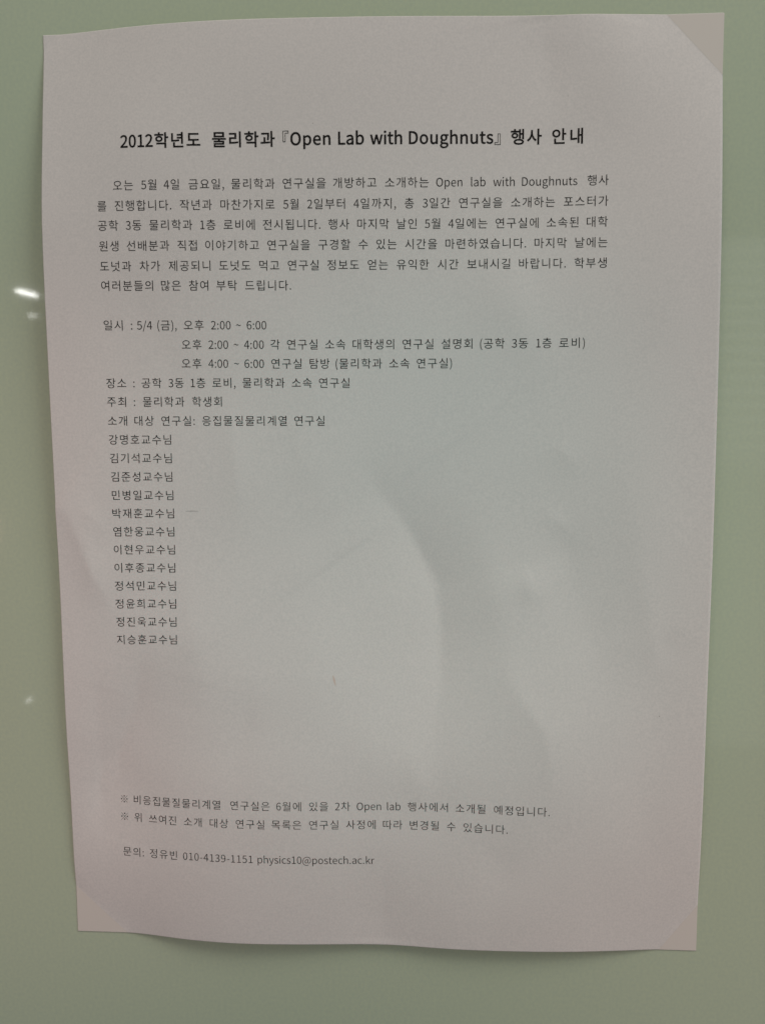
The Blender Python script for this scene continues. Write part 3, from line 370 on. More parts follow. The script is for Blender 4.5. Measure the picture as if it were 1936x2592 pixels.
    49845: (920, [[153, 284, 153, -66, 760, -66, 760, 284, 678, 284, 678, 180, 235, 180, 235, 284], [235, 115, 678, 115, 678, 1, 235, 1], [50, 415, 50, 347, 867, 347, 867, 415], [416, 817, 416, 776, 369, 670, 252, 589, 96, 544, 127, 478, 263, 515, 379, 581, 459, 670, 539, 581, 655, 515, 790, 478, 820, 544, 666, 589, 548, 671, 501, 776, 501, 817]]),
    49849: (920, [[50, 395, 50, 328, 867, 328, 867, 395], [458, 244, 292, 225, 185, 171, 148, 84, 185, -4, 292, -58, 458, -77, 624, -58, 730, -4, 767, 84, 730, 171, 624, 225], [458, 180, 579, 169, 657, 136, 684, 84, 657, 32, 579, -1, 458, -12, 336, -1, 259, 32, 232, 84, 259, 136, 336, 169], [416, 812, 416, 771, 369, 663, 252, 578, 97, 533, 129, 467, 264, 505, 380, 572, 459, 663, 540, 572, 655, 505, 788, 467, 819, 533, 666, 579, 548, 664, 501, 771, 501, 812]]),
    49884: (920, [[707, 827, 707, -79, 790, -79, 790, 827], [288, 749, 288, 587, 255, 419, 168, 275, 45, 179, 96, 110, 195, 182, 275, 286, 331, 413, 387, 293, 466, 196, 562, 128, 612, 194, 491, 286, 404, 426, 371, 587, 371, 749]]),
    49892: (920, [[708, 827, 708, 359, 790, 359, 790, 827], [209, -1, 209, -68, 822, -68, 822, -1, 289, -1, 289, 95, 791, 95, 791, 313, 206, 313, 206, 247, 709, 247, 709, 158, 209, 158], [285, 801, 285, 732, 256, 607, 176, 502, 56, 433, 98, 367, 196, 420, 274, 496, 328, 591, 382, 503, 460, 433, 556, 384, 597, 449, 479, 514, 398, 613, 369, 732, 369, 801]]),
    50416: (920, [[50, 112, 50, 43, 869, 43, 869, 112], [595, 754, 595, 640, 580, 547, 535, 455, 459, 379, 383, 456, 337, 549, 322, 640, 322, 754, 239, 754, 239, 640, 218, 536, 156, 437, 58, 364, 102, 301, 179, 353, 239, 423, 279, 504, 319, 419, 378, 345, 458, 291, 538, 344, 597, 416, 636, 500, 677, 419, 736, 351, 814, 301, 859, 364, 760, 433, 699, 530, 678, 640, 678, 754]]),
    50504: (920, [[302, 763, 181, 735, 97, 656, 66, 540, 97, 425, 181, 346, 302, 317, 423, 346, 507, 425, 538, 540, 507, 656, 423, 735], [302, 691, 382, 672, 438, 619, 458, 540, 438, 462, 382, 409, 302, 390, 223, 409, 168, 462, 147, 540, 168, 619, 223, 672], [669, 827, 669, 161, 752, 161, 752, 483, 885, 483, 885, 552, 752, 552, 752, 827], [189, 229, 189, -58, 792, -58, 792, 10, 271, 10, 271, 229]]),
    50556: (920, [[290, 757, 172, 718, 92, 609, 63, 442, 92, 274, 172, 165, 290, 126, 408, 165, 488, 274, 517, 442, 488, 609, 408, 718], [290, 683, 368, 653, 419, 570, 438, 442, 419, 314, 368, 230, 290, 200, 213, 230, 161, 314, 142, 442, 161, 570, 213, 653], [662, 827, 662, -78, 745, -78, 745, 261, 889, 261, 889, 330, 745, 330, 745, 530, 889, 530, 889, 600, 745, 600, 745, 827]]),
    50619: (920, [[297, 708, 375, 690, 430, 639, 450, 563, 430, 489, 375, 438, 297, 419, 218, 438, 163, 489, 143, 563, 163, 639, 218, 690], [210, 2, 210, -66, 813, -66, 813, 2, 292, 2, 292, 189, 799, 189, 799, 257, 210, 257], [297, 778, 177, 751, 95, 675, 64, 563, 95, 451, 177, 376, 297, 348, 407, 371, 487, 435, 527, 530, 711, 530, 711, 308, 794, 308, 794, 827, 711, 827, 711, 599, 526, 599, 486, 693, 406, 756]]),
    50640: (920, [[739, 827, 739, -78, 819, -78, 819, 827], [253, 674, 315, 645, 356, 564, 370, 437, 356, 310, 315, 228, 253, 199, 192, 228, 152, 310, 138, 437, 152, 564, 192, 645], [253, 751, 152, 713, 85, 604, 61, 437, 85, 269, 152, 160, 253, 121, 351, 156, 418, 254, 446, 407, 559, 407, 559, -32, 638, -32, 638, 808, 559, 808, 559, 475, 446, 475, 417, 623, 350, 718]]),
    50668: (920, [[291, 683, 368, 653, 419, 570, 438, 442, 419, 314, 368, 230, 291, 200, 215, 230, 164, 314, 145, 442, 164, 570, 215, 653], [503, 557, 712, 557, 712, 339, 506, 339, 516, 442], [712, 827, 712, 625, 480, 625, 432, 697, 368, 742, 291, 757, 174, 718, 95, 609, 66, 442, 95, 274, 174, 165, 291, 126, 372, 143, 438, 193, 486, 271, 712, 271, 712, -79, 794, -79, 794, 827]]),
    50672: (920, [[297, 695, 375, 676, 430, 622, 450, 542, 430, 463, 375, 409, 297, 389, 218, 409, 163, 463, 143, 542, 163, 622, 218, 676], [711, 617, 711, 469, 518, 469, 529, 542, 517, 617], [297, 769, 177, 740, 95, 660, 64, 542, 95, 425, 177, 345, 297, 316, 403, 339, 482, 401, 711, 401, 711, 158, 794, 158, 794, 826, 711, 826, 711, 685, 481, 685, 402, 747], [217, 227, 217, -58, 819, -58, 819, 10, 299, 10, 299, 227]]),
    50676: (920, [[297, 728, 376, 711, 430, 662, 450, 590, 430, 518, 376, 470, 297, 452, 218, 470, 163, 518, 143, 590, 163, 662, 218, 711], [520, 652, 711, 652, 711, 531, 521, 531, 529, 590], [711, 827, 711, 718, 483, 718, 404, 776, 297, 796, 177, 770, 94, 698, 64, 590, 94, 483, 177, 411, 297, 384, 406, 406, 485, 465, 711, 465, 711, 364, 793, 364, 793, 827], [213, 1, 213, -66, 827, -66, 827, 1, 295, 1, 295, 99, 793, 99, 793, 317, 211, 317, 211, 251, 711, 251, 711, 162, 213, 162]]),
    50684: (920, [[297, 705, 376, 687, 430, 636, 450, 561, 430, 487, 376, 437, 297, 418, 218, 437, 163, 487, 143, 561, 163, 636, 218, 687], [207, 261, 207, -66, 794, -66, 794, 261], [713, 194, 713, 2, 289, 2, 289, 194], [518, 630, 711, 630, 711, 495, 519, 495, 529, 561], [711, 827, 711, 697, 480, 697, 402, 755, 297, 775, 177, 748, 95, 673, 64, 561, 95, 450, 177, 376, 297, 348, 402, 369, 481, 426, 711, 426, 711, 308, 794, 308, 794, 827]]),
    50688: (920, [[297, 708, 375, 690, 429, 639, 449, 564, 429, 490, 375, 440, 297, 421, 218, 440, 164, 490, 144, 564, 164, 639, 218, 690], [517, 634, 711, 634, 711, 498, 518, 498, 528, 564], [711, 827, 711, 701, 478, 701, 400, 758, 297, 778, 177, 751, 95, 675, 65, 564, 95, 453, 177, 379, 297, 351, 402, 372, 481, 430, 711, 430, 711, 311, 794, 311, 794, 827], [615, 282, 615, 222, 601, 147, 558, 70, 487, 6, 417, 66, 375, 141, 361, 222, 361, 282, 281, 282, 281, 222, 260, 133, 198, 53, 100, -5, 141, -67, 250, 2, 320, 101, 357, 29, 412, -31, 488, -75, 563, -29, 618, 33, 655, 104, 696, 33, 756, -25, 836, -67, 878, -5, 780, 50, 718, 130, 696, 222, 696, 282]]),
    50696: (920, [[739, 827, 739, -78, 819, -78, 819, 827], [253, 674, 316, 645, 357, 564, 371, 437, 357, 310, 316, 228, 253, 199, 191, 228, 151, 310, 137, 437, 151, 564, 191, 645], [561, 540, 561, 333, 439, 333, 447, 437, 439, 540], [253, 751, 152, 713, 85, 604, 61, 437, 85, 269, 152, 160, 253, 121, 324, 138, 381, 187, 421, 264, 561, 264, 561, -32, 640, -32, 640, 808, 561, 808, 561, 608, 422, 608, 381, 686, 325, 734]]),
    50724: (920, [[458, 701, 587, 680, 675, 621, 707, 531, 675, 441, 587, 381, 458, 360, 330, 381, 243, 441, 210, 531, 243, 621, 330, 680], [50, 107, 50, 38, 870, 38, 870, 107, 499, 107, 499, 295, 649, 332, 750, 413, 787, 531, 744, 656, 628, 739, 458, 768, 289, 739, 173, 656, 130, 531, 167, 413, 268, 332, 417, 295, 417, 107]]),
    50836: (920, [[458, 704, 587, 683, 675, 625, 707, 537, 675, 449, 587, 391, 458, 370, 329, 391, 242, 449, 210, 537, 242, 625, 329, 683], [458, 770, 288, 741, 173, 660, 130, 537, 145, 462, 186, 399, 251, 351, 251, 107, 50, 107, 50, 38, 870, 38, 870, 107, 668, 107, 668, 352, 732, 400, 773, 462, 787, 537, 745, 660, 629, 741], [333, 107, 333, 320, 458, 305, 585, 320, 585, 107]]),
    50864: (920, [[457, 791, 292, 767, 181, 698, 141, 592, 181, 487, 292, 419, 457, 394, 623, 419, 734, 487, 774, 592, 734, 698, 623, 767], [457, 724, 579, 708, 660, 662, 689, 592, 660, 523, 579, 477, 457, 461, 336, 477, 255, 523, 226, 592, 255, 662, 336, 708], [49, 309, 49, 240, 416, 240, 416, -78, 498, -78, 498, 240, 869, 240, 869, 309]]),
    50865: (920, [[458, 806, 289, 785, 179, 725, 140, 631, 179, 538, 289, 478, 458, 457, 627, 478, 737, 538, 776, 631, 737, 725, 627, 785], [458, 740, 582, 727, 663, 690, 691, 631, 663, 573, 582, 536, 458, 523, 334, 536, 254, 573, 225, 631, 254, 690, 334, 727], [141, 213, 141, 146, 683, 146, 683, -78, 766, -78, 766, 213, 499, 213, 499, 320, 867, 320, 867, 387, 50, 387, 50, 320, 417, 320, 417, 213]]),
    50885: (920, [[458, 182, 579, 170, 657, 137, 684, 85, 657, 32, 579, -1, 458, -12, 336, -1, 259, 32, 232, 85, 259, 137, 336, 170], [458, 809, 289, 789, 179, 730, 140, 637, 179, 546, 289, 487, 458, 467, 628, 487, 737, 546, 776, 637, 737, 730, 628, 789], [458, 743, 582, 731, 663, 695, 691, 637, 663, 581, 582, 546, 458, 533, 334, 546, 254, 581, 225, 637, 254, 695, 334, 731], [50, 398, 50, 330, 416, 330, 416, 245, 272, 221, 180, 167, 148, 85, 185, -3, 292, -57, 458, -76, 624, -57, 730, -3, 767, 85, 735, 167, 643, 221, 499, 245, 499, 330, 867, 330, 867, 398]]),
    50896: (920, [[339, 790, 223, 770, 145, 715, 117, 632, 145, 549, 223, 495, 339, 475, 455, 495, 533, 549, 561, 632, 533, 715, 455, 770], [339, 728, 414, 716, 464, 683, 482, 632, 464, 582, 414, 549, 339, 537, 264, 549, 214, 582, 195, 632, 214, 683, 264, 716], [56, 340, 306, 344, 306, 170, 389, 170, 389, 349, 634, 375, 628, 435, 327, 413, 45, 408], [523, 292, 523, 232, 707, 232, 707, 139, 790, 139, 790, 826, 707, 826, 707, 292], [173, 206, 173, -58, 812, -58, 812, 10, 256, 10, 256, 206]]),
    50900: (920, [[339, 809, 221, 793, 144, 746, 116, 673, 144, 601, 221, 555, 339, 538, 457, 555, 534, 601, 562, 673, 534, 746, 457, 793], [339, 752, 416, 742, 466, 715, 484, 673, 466, 632, 416, 605, 339, 595, 262, 605, 212, 632, 194, 673, 212, 715, 262, 742], [57, 425, 293, 427, 293, 291, 375, 291, 375, 431, 641, 455, 636, 509, 334, 490, 47, 486], [527, 396, 527, 342, 707, 342, 707, 294, 790, 294, 790, 826, 707, 826, 707, 396], [187, -7, 187, -68, 820, -68, 820, -7, 268, -7, 268, 73, 790, 73, 790, 261, 184, 261, 184, 202, 708, 202, 708, 129, 187, 129]]),
    50948: (920, [[345, 784, 226, 761, 145, 696, 115, 598, 145, 501, 226, 436, 345, 412, 465, 436, 546, 501, 576, 598, 546, 696, 465, 761], [345, 716, 424, 701, 478, 660, 497, 598, 478, 537, 424, 496, 345, 481, 268, 496, 215, 537, 195, 598, 215, 660, 268, 701], [709, 826, 709, -78, 791, -78, 791, 826], [59, 266, 309, 271, 309, -50, 392, -50, 392, 276, 650, 307, 644, 369, 335, 341, 48, 336]]),
    50976: (920, [[457, 791, 292, 767, 181, 698, 141, 593, 181, 489, 292, 421, 457, 397, 623, 421, 734, 489, 774, 593, 734, 698, 623, 767], [457, 724, 579, 708, 660, 663, 689, 593, 660, 525, 579, 480, 457, 464, 336, 480, 255, 525, 226, 593, 255, 663, 336, 708], [49, 312, 49, 244, 260, 244, 260, -78, 345, -78, 345, 244, 571, 244, 571, -78, 655, -78, 655, 244, 869, 244, 869, 312]]),
    50980: (920, [[458, 804, 291, 782, 181, 720, 141, 623, 181, 527, 291, 465, 458, 443, 626, 465, 736, 527, 775, 623, 736, 720, 626, 782], [458, 737, 579, 723, 659, 684, 687, 623, 659, 563, 579, 524, 458, 510, 338, 524, 258, 563, 229, 623, 258, 684, 338, 723], [50, 374, 50, 306, 335, 306, 335, 119, 418, 119, 418, 306, 577, 306, 577, 119, 660, 119, 660, 306, 868, 306, 868, 374], [150, 196, 150, -58, 783, -58, 783, 10, 233, 10, 233, 196]]),
    51008: (920, [[50, 351, 50, 284, 867, 284, 867, 351], [458, 796, 289, 775, 179, 713, 140, 616, 179, 519, 289, 457, 458, 435, 627, 457, 737, 519, 776, 616, 737, 713, 627, 775], [458, 729, 582, 716, 663, 677, 691, 616, 663, 555, 582, 517, 458, 503, 335, 517, 254, 555, 225, 616, 254, 677, 335, 716], [155, 204, 155, -58, 776, -58, 776, 10, 238, 10, 238, 204]]),
    51012: (920, [[458, 811, 287, 793, 178, 741, 140, 655, 178, 570, 287, 516, 458, 498, 630, 516, 738, 570, 776, 655, 738, 741, 630, 793], [458, 749, 584, 738, 664, 706, 691, 655, 664, 604, 584, 572, 458, 561, 333, 572, 254, 604, 226, 655, 254, 706, 333, 738], [50, 437, 50, 370, 867, 370, 867, 437], [151, -3, 151, -68, 789, -68, 789, -3, 232, -3, 232, 89, 762, 89, 762, 293, 149, 293, 149, 230, 681, 230, 681, 150, 151, 150]]),
    51025: (920, [[50, 387, 50, 320, 867, 320, 867, 387], [458, 245, 292, 226, 185, 172, 148, 84, 185, -4, 292, -59, 458, -78, 624, -59, 730, -4, 767, 84, 730, 172, 624, 226], [458, 181, 579, 170, 657, 137, 684, 84, 657, 31, 579, -2, 458, -13, 336, -2, 259, 31, 232, 84, 259, 137, 336, 170], [458, 804, 289, 783, 179, 724, 140, 632, 179, 540, 289, 481, 458, 460, 627, 481, 737, 540, 776, 632, 737, 724, 627, 783], [458, 738, 582, 726, 663, 690, 691, 632, 663, 575, 582, 539, 458, 526, 334, 539, 254, 575, 225, 632, 254, 690, 334, 726]]),
    51032: (920, [[343, 761, 217, 734, 132, 659, 100, 548, 132, 437, 217, 362, 343, 335, 469, 362, 554, 437, 585, 548, 554, 659, 469, 734], [343, 689, 426, 671, 483, 622, 504, 548, 483, 474, 426, 425, 343, 407, 260, 425, 203, 474, 182, 548, 203, 622, 260, 671], [704, 827, 704, -79, 787, -79, 787, 827], [66, 119, 343, 124, 652, 159, 645, 220, 338, 193, 55, 189]]),
    51060: (920, [[707, 827, 707, -79, 790, -79, 790, 827], [313, 757, 194, 718, 113, 609, 83, 442, 113, 274, 194, 165, 313, 126, 432, 165, 512, 274, 542, 442, 512, 609, 432, 718], [313, 683, 391, 653, 443, 570, 462, 442, 443, 314, 391, 230, 313, 200, 235, 230, 182, 314, 163, 442, 182, 570, 235, 653]]),
    51061: (920, [[187, 240, 187, 172, 708, 172, 708, -78, 791, -78, 791, 240], [708, 827, 708, 290, 791, 290, 791, 827], [306, 773, 184, 746, 101, 671, 70, 559, 101, 447, 184, 372, 306, 345, 428, 372, 511, 447, 542, 559, 511, 671, 428, 746], [306, 702, 386, 684, 441, 634, 461, 559, 441, 484, 386, 433, 306, 415, 226, 433, 171, 484, 151, 559, 171, 634, 226, 684]]),
    51064: (920, [[708, 826, 708, 166, 791, 166, 791, 826], [306, 763, 185, 735, 101, 657, 70, 541, 101, 425, 185, 347, 306, 318, 427, 347, 511, 425, 542, 541, 511, 657, 427, 735], [306, 691, 385, 672, 441, 619, 461, 541, 441, 463, 385, 410, 306, 391, 227, 410, 172, 463, 151, 541, 172, 619, 227, 672], [210, 233, 210, -58, 819, -58, 819, 10, 293, 10, 293, 233]]),
    51068: (920, [[304, 794, 183, 768, 101, 698, 70, 593, 101, 489, 183, 419, 304, 393, 425, 419, 507, 489, 537, 593, 507, 698, 425, 768], [304, 725, 383, 708, 437, 662, 457, 593, 437, 524, 383, 478, 304, 461, 225, 478, 171, 524, 151, 593, 171, 662, 225, 708], [708, 827, 708, 364, 791, 364, 791, 827], [209, 1, 209, -66, 822, -66, 822, 1, 289, 1, 289, 100, 791, 100, 791, 319, 206, 319, 206, 253, 709, 253, 709, 162, 209, 162]]),
    51077: (920, [[708, 827, 708, 341, 791, 341, 791, 827], [209, 296, 209, -66, 791, -66, 791, 296, 709, 296, 709, 187, 290, 187, 290, 296], [290, 121, 709, 121, 709, 2, 290, 2], [306, 784, 184, 758, 101, 685, 70, 575, 101, 467, 184, 394, 306, 367, 428, 394, 511, 467, 542, 575, 511, 685, 428, 758], [306, 714, 386, 696, 441, 648, 461, 575, 441, 503, 386, 454, 306, 436, 226, 454, 171, 503, 151, 575, 171, 648, 226, 696]]),
    51080: (920, [[708, 826, 708, 310, 791, 310, 791, 826], [306, 774, 184, 747, 101, 673, 70, 562, 101, 453, 184, 379, 306, 352, 428, 379, 511, 453, 542, 562, 511, 673, 428, 747], [306, 704, 386, 686, 441, 636, 461, 562, 441, 489, 386, 439, 306, 421, 226, 439, 171, 489, 151, 562, 171, 636, 226, 686], [610, 270, 610, 222, 596, 147, 552, 72, 481, 8, 411, 68, 369, 142, 355, 222, 355, 270, 275, 270, 275, 222, 254, 134, 192, 54, 94, -4, 135, -65, 213, -24, 273, 33, 314, 102, 351, 31, 407, -29, 483, -73, 557, -28, 612, 34, 649, 105, 690, 34, 751, -24, 831, -65, 872, -4, 774, 51, 713, 130, 691, 222, 691, 270]]),
    51089: (920, [[164, 234, 164, 166, 669, 166, 669, -78, 752, -78, 752, 234], [71, 764, 71, 696, 273, 696, 273, 661, 244, 538, 165, 436, 46, 367, 90, 303, 187, 354, 264, 429, 316, 522, 367, 437, 440, 368, 533, 320, 575, 385, 459, 451, 383, 547, 356, 661, 356, 696, 555, 696, 555, 764], [669, 827, 669, 282, 752, 282, 752, 519, 885, 519, 885, 589, 752, 589, 752, 827]]),
    51109: (920, [[464, 257, 305, 237, 202, 181, 166, 91, 202, 1, 305, -56, 464, -76, 623, -56, 724, 1, 760, 91, 724, 181, 623, 237], [464, 191, 580, 179, 653, 145, 679, 91, 653, 36, 580, 2, 464, -10, 349, 2, 274, 36, 248, 91, 274, 145, 349, 179], [71, 760, 71, 692, 273, 692, 273, 656, 244, 533, 165, 431, 46, 363, 88, 297, 187, 349, 264, 425, 316, 519, 367, 436, 441, 370, 535, 324, 574, 389, 459, 452, 383, 545, 356, 657, 356, 692, 555, 692, 555, 760], [669, 827, 669, 282, 752, 282, 752, 528, 885, 528, 885, 597, 752, 597, 752, 827]]),
    51116: (920, [[544, 808, 544, -32, 623, -32, 623, 392, 741, 392, 741, -78, 821, -78, 821, 827, 741, 827, 741, 462, 623, 462, 623, 808], [62, 720, 62, 652, 237, 652, 237, 582, 215, 411, 149, 270, 40, 172, 92, 108, 175, 177, 238, 271, 279, 386, 321, 284, 382, 201, 462, 140, 511, 204, 404, 295, 339, 426, 317, 582, 317, 652, 481, 652, 481, 720]]),
    51204: (920, [[711, 826, 711, 577, 529, 577, 529, 509, 711, 509, 711, 163, 794, 163, 794, 826], [217, 222, 217, -58, 819, -58, 819, 10, 299, 10, 299, 222], [79, 753, 79, 685, 280, 685, 280, 641, 251, 518, 171, 414, 53, 345, 96, 278, 194, 332, 271, 409, 323, 504, 375, 418, 448, 348, 541, 299, 583, 365, 468, 431, 392, 528, 364, 641, 364, 685, 562, 685, 562, 753]]),
    51217: (920, [[215, 292, 215, -66, 793, -66, 793, 292, 711, 292, 711, 181, 297, 181, 297, 292], [297, 115, 711, 115, 711, 2, 297, 2], [711, 827, 711, 608, 532, 608, 532, 539, 711, 539, 711, 335, 793, 335, 793, 827], [79, 773, 79, 705, 280, 705, 280, 682, 251, 559, 171, 456, 53, 386, 96, 320, 194, 373, 271, 450, 323, 546, 375, 460, 448, 390, 541, 341, 583, 406, 468, 472, 392, 569, 364, 682, 364, 705, 562, 705, 562, 773]]),
    51221: (920, [[496, 260, 335, 240, 232, 182, 195, 91, 232, 0, 335, -57, 496, -77, 657, -57, 761, 0, 797, 91, 761, 182, 657, 240], [496, 195, 613, 183, 689, 147, 715, 91, 689, 35, 613, 0, 496, -12, 379, 0, 304, 35, 277, 91, 304, 147, 379, 183], [711, 827, 711, 592, 533, 592, 533, 523, 711, 523, 711, 288, 794, 288, 794, 827], [79, 761, 79, 693, 280, 693, 280, 662, 251, 538, 172, 433, 53, 362, 96, 296, 194, 350, 271, 428, 324, 525, 375, 440, 449, 370, 541, 321, 583, 387, 468, 453, 392, 550, 364, 663, 364, 693, 562, 693, 562, 761]]),
    51228: (920, [[738, 827, 738, -78, 817, -78, 817, 827], [557, 806, 557, 502, 408, 502, 408, 434, 557, 434, 557, -31, 635, -31, 635, 806], [64, 721, 64, 653, 235, 653, 235, 571, 212, 409, 145, 267, 39, 165, 90, 103, 171, 175, 234, 272, 276, 388, 318, 281, 378, 191, 457, 124, 507, 186, 402, 283, 337, 418, 315, 571, 315, 653, 477, 653, 477, 721]]),
    51333: (920, [[458, 236, 292, 218, 185, 165, 148, 80, 185, -5, 292, -58, 458, -76, 625, -58, 730, -5, 767, 80, 730, 165, 625, 218], [458, 171, 580, 160, 657, 129, 684, 80, 657, 30, 580, -1, 458, -12, 336, -1, 259, 30, 232, 80, 259, 129, 336, 160], [50, 377, 50, 309, 867, 309, 867, 377, 499, 377, 499, 505, 417, 505, 417, 377], [125, 785, 125, 718, 405, 718, 357, 628, 244, 562, 95, 526, 125, 460, 267, 494, 384, 556, 458, 643, 534, 556, 651, 494, 792, 460, 822, 526, 673, 562, 561, 629, 512, 718, 793, 718, 793, 785]]),
    51452: (920, [[127, 770, 127, 704, 412, 704, 412, 699, 366, 588, 250, 501, 98, 454, 130, 388, 265, 429, 380, 499, 458, 595, 537, 499, 652, 429, 788, 388, 819, 454, 667, 501, 551, 588, 505, 699, 505, 704, 789, 704, 789, 770], [50, 312, 50, 244, 416, 244, 416, -77, 498, -77, 498, 244, 867, 244, 867, 312]]),
    51456: (920, [[125, 782, 125, 715, 405, 715, 362, 614, 250, 536, 99, 493, 130, 427, 270, 465, 385, 533, 458, 626, 533, 533, 648, 465, 787, 427, 818, 493, 668, 536, 556, 614, 512, 715, 793, 715, 793, 782], [49, 362, 49, 294, 424, 294, 424, 111, 506, 111, 506, 294, 869, 294, 869, 362], [153, 199, 153, -58, 778, -58, 778, 10, 236, 10, 236, 199]]),
    51648: (920, [[707, 827, 707, -78, 790, -78, 790, 827], [79, 734, 79, 665, 289, 665, 289, 551, 256, 395, 170, 256, 50, 162, 98, 96, 195, 167, 276, 270, 332, 394, 389, 278, 470, 184, 568, 118, 614, 184, 493, 271, 406, 401, 373, 551, 373, 665, 584, 665, 584, 734]]),
    51649: (920, [[708, 827, 708, 280, 791, 280, 791, 827], [187, 232, 187, 164, 708, 164, 708, -78, 791, -78, 791, 232], [84, 764, 84, 696, 291, 696, 291, 661, 262, 539, 182, 436, 62, 367, 105, 303, 204, 355, 282, 430, 335, 524, 388, 437, 465, 368, 561, 320, 603, 385, 485, 449, 404, 546, 375, 661, 375, 696, 579, 696, 579, 764]]),
    51652: (920, [[708, 826, 708, 164, 791, 164, 791, 826], [84, 752, 84, 684, 291, 684, 291, 635, 262, 513, 182, 410, 62, 341, 105, 276, 204, 328, 282, 404, 335, 498, 388, 411, 465, 342, 561, 294, 603, 359, 485, 423, 404, 519, 375, 635, 375, 684, 579, 684, 579, 752], [210, 226, 210, -58, 819, -58, 819, 10, 293, 10, 293, 226]]),
    51656: (920, [[708, 827, 708, 358, 790, 358, 790, 827], [209, -2, 209, -68, 822, -68, 822, -2, 289, -2, 289, 97, 791, 97, 791, 314, 206, 314, 206, 249, 709, 249, 709, 158, 209, 158], [84, 776, 84, 708, 291, 708, 291, 699, 262, 583, 182, 486, 62, 422, 101, 356, 202, 406, 282, 479, 335, 571, 389, 487, 467, 421, 564, 375, 604, 440, 485, 500, 405, 590, 375, 699, 375, 708, 579, 708, 579, 776]]),
    51665: (920, [[708, 827, 708, 337, 791, 337, 791, 827], [209, 293, 209, -66, 791, -66, 791, 293, 709, 293, 709, 185, 290, 185, 290, 293], [290, 119, 709, 119, 709, 2, 290, 2], [84, 767, 84, 700, 291, 700, 291, 679, 262, 562, 181, 465, 61, 401, 103, 335, 202, 385, 281, 458, 334, 549, 388, 464, 466, 396, 563, 351, 604, 416, 485, 477, 405, 568, 375, 679, 375, 700, 579, 700, 579, 767]]),
    52264: (920, [[269, 810, 269, 670, 66, 670, 66, 603, 270, 603, 270, 534, 240, 383, 160, 251, 41, 161, 88, 97, 183, 164, 260, 259, 312, 375, 362, 267, 435, 178, 525, 114, 572, 177, 457, 266, 380, 391, 351, 534, 351, 603, 552, 603, 552, 670, 352, 670, 352, 810], [662, 827, 662, -78, 745, -78, 745, 386, 893, 386, 893, 456, 745, 456, 745, 827]]),
    52268: (920, [[276, 821, 276, 704, 75, 704, 75, 637, 276, 637, 276, 613, 248, 495, 169, 398, 51, 333, 93, 267, 189, 316, 266, 388, 318, 477, 370, 395, 444, 329, 537, 284, 579, 350, 463, 411, 386, 503, 358, 613, 358, 637, 558, 637, 558, 704, 359, 704, 359, 821], [669, 827, 669, 157, 752, 157, 752, 477, 885, 477, 885, 546, 752, 546, 752, 827], [189, 215, 189, -58, 792, -58, 792, 10, 271, 10, 271, 215]]),
    52280: (920, [[184, 249, 184, -66, 752, -66, 752, 249], [670, 183, 670, 2, 265, 2, 265, 183], [276, 831, 276, 721, 75, 721, 75, 654, 276, 654, 276, 639, 247, 527, 168, 435, 50, 374, 90, 309, 188, 356, 265, 424, 318, 511, 370, 432, 445, 369, 540, 326, 579, 391, 463, 449, 386, 535, 358, 639, 358, 654, 558, 654, 558, 721, 359, 721, 359, 831], [669, 827, 669, 292, 752, 292, 752, 529, 885, 529, 885, 598, 752, 598, 752, 827]]),
    52509: (920, [[458, 224, 291, 207, 185, 156, 148, 74, 185, -8, 291, -59, 458, -76, 625, -59, 731, -8, 767, 74, 731, 156, 625, 207], [458, 161, 580, 151, 657, 121, 684, 74, 657, 27, 580, -3, 458, -13, 336, -3, 259, 27, 232, 74, 259, 121, 336, 151], [417, 470, 417, 359, 50, 359, 50, 291, 867, 291, 867, 359, 499, 359, 499, 470], [134, 739, 134, 672, 413, 672, 365, 585, 253, 523, 97, 490, 123, 426, 264, 454, 380, 507, 458, 584, 536, 507, 653, 454, 794, 426, 819, 490, 664, 523, 551, 585, 503, 672, 784, 672, 784, 739, 499, 739, 499, 829, 417, 829, 417, 739]]),
    52572: (920, [[704, 827, 704, -79, 787, -79, 787, 827], [66, 108, 343, 113, 652, 147, 645, 209, 392, 184, 392, 349, 309, 349, 309, 180, 55, 177], [309, 820, 309, 709, 104, 709, 104, 641, 308, 641, 278, 530, 199, 441, 82, 383, 121, 319, 220, 365, 298, 432, 351, 519, 405, 437, 484, 372, 582, 328, 620, 393, 503, 448, 423, 534, 392, 641, 600, 641, 600, 709, 392, 709, 392, 820]]),
    52789: (920, [[50, 368, 50, 300, 867, 300, 867, 368], [458, 224, 291, 207, 185, 156, 148, 74, 185, -8, 291, -59, 458, -76, 625, -59, 731, -8, 767, 74, 731, 156, 625, 207], [458, 161, 580, 151, 657, 121, 684, 74, 657, 27, 580, -3, 458, -13, 336, -3, 259, 27, 232, 74, 259, 121, 336, 151], [134, 739, 134, 672, 413, 672, 365, 585, 253, 523, 97, 490, 123, 426, 264, 454, 380, 507, 458, 584, 536, 507, 653, 454, 794, 426, 819, 490, 664, 523, 551, 585, 503, 672, 784, 672, 784, 739, 499, 739, 499, 829, 417, 829, 417, 739]]),
    53441: (920, [[164, 234, 164, 166, 669, 166, 669, -78, 752, -78, 752, 234], [91, 765, 91, 327, 160, 327, 389, 332, 572, 353, 563, 420, 390, 399, 174, 394, 174, 516, 488, 516, 488, 582, 174, 582, 174, 697, 504, 697, 504, 765], [669, 827, 669, 279, 752, 279, 752, 517, 885, 517, 885, 587, 752, 587, 752, 827]]),
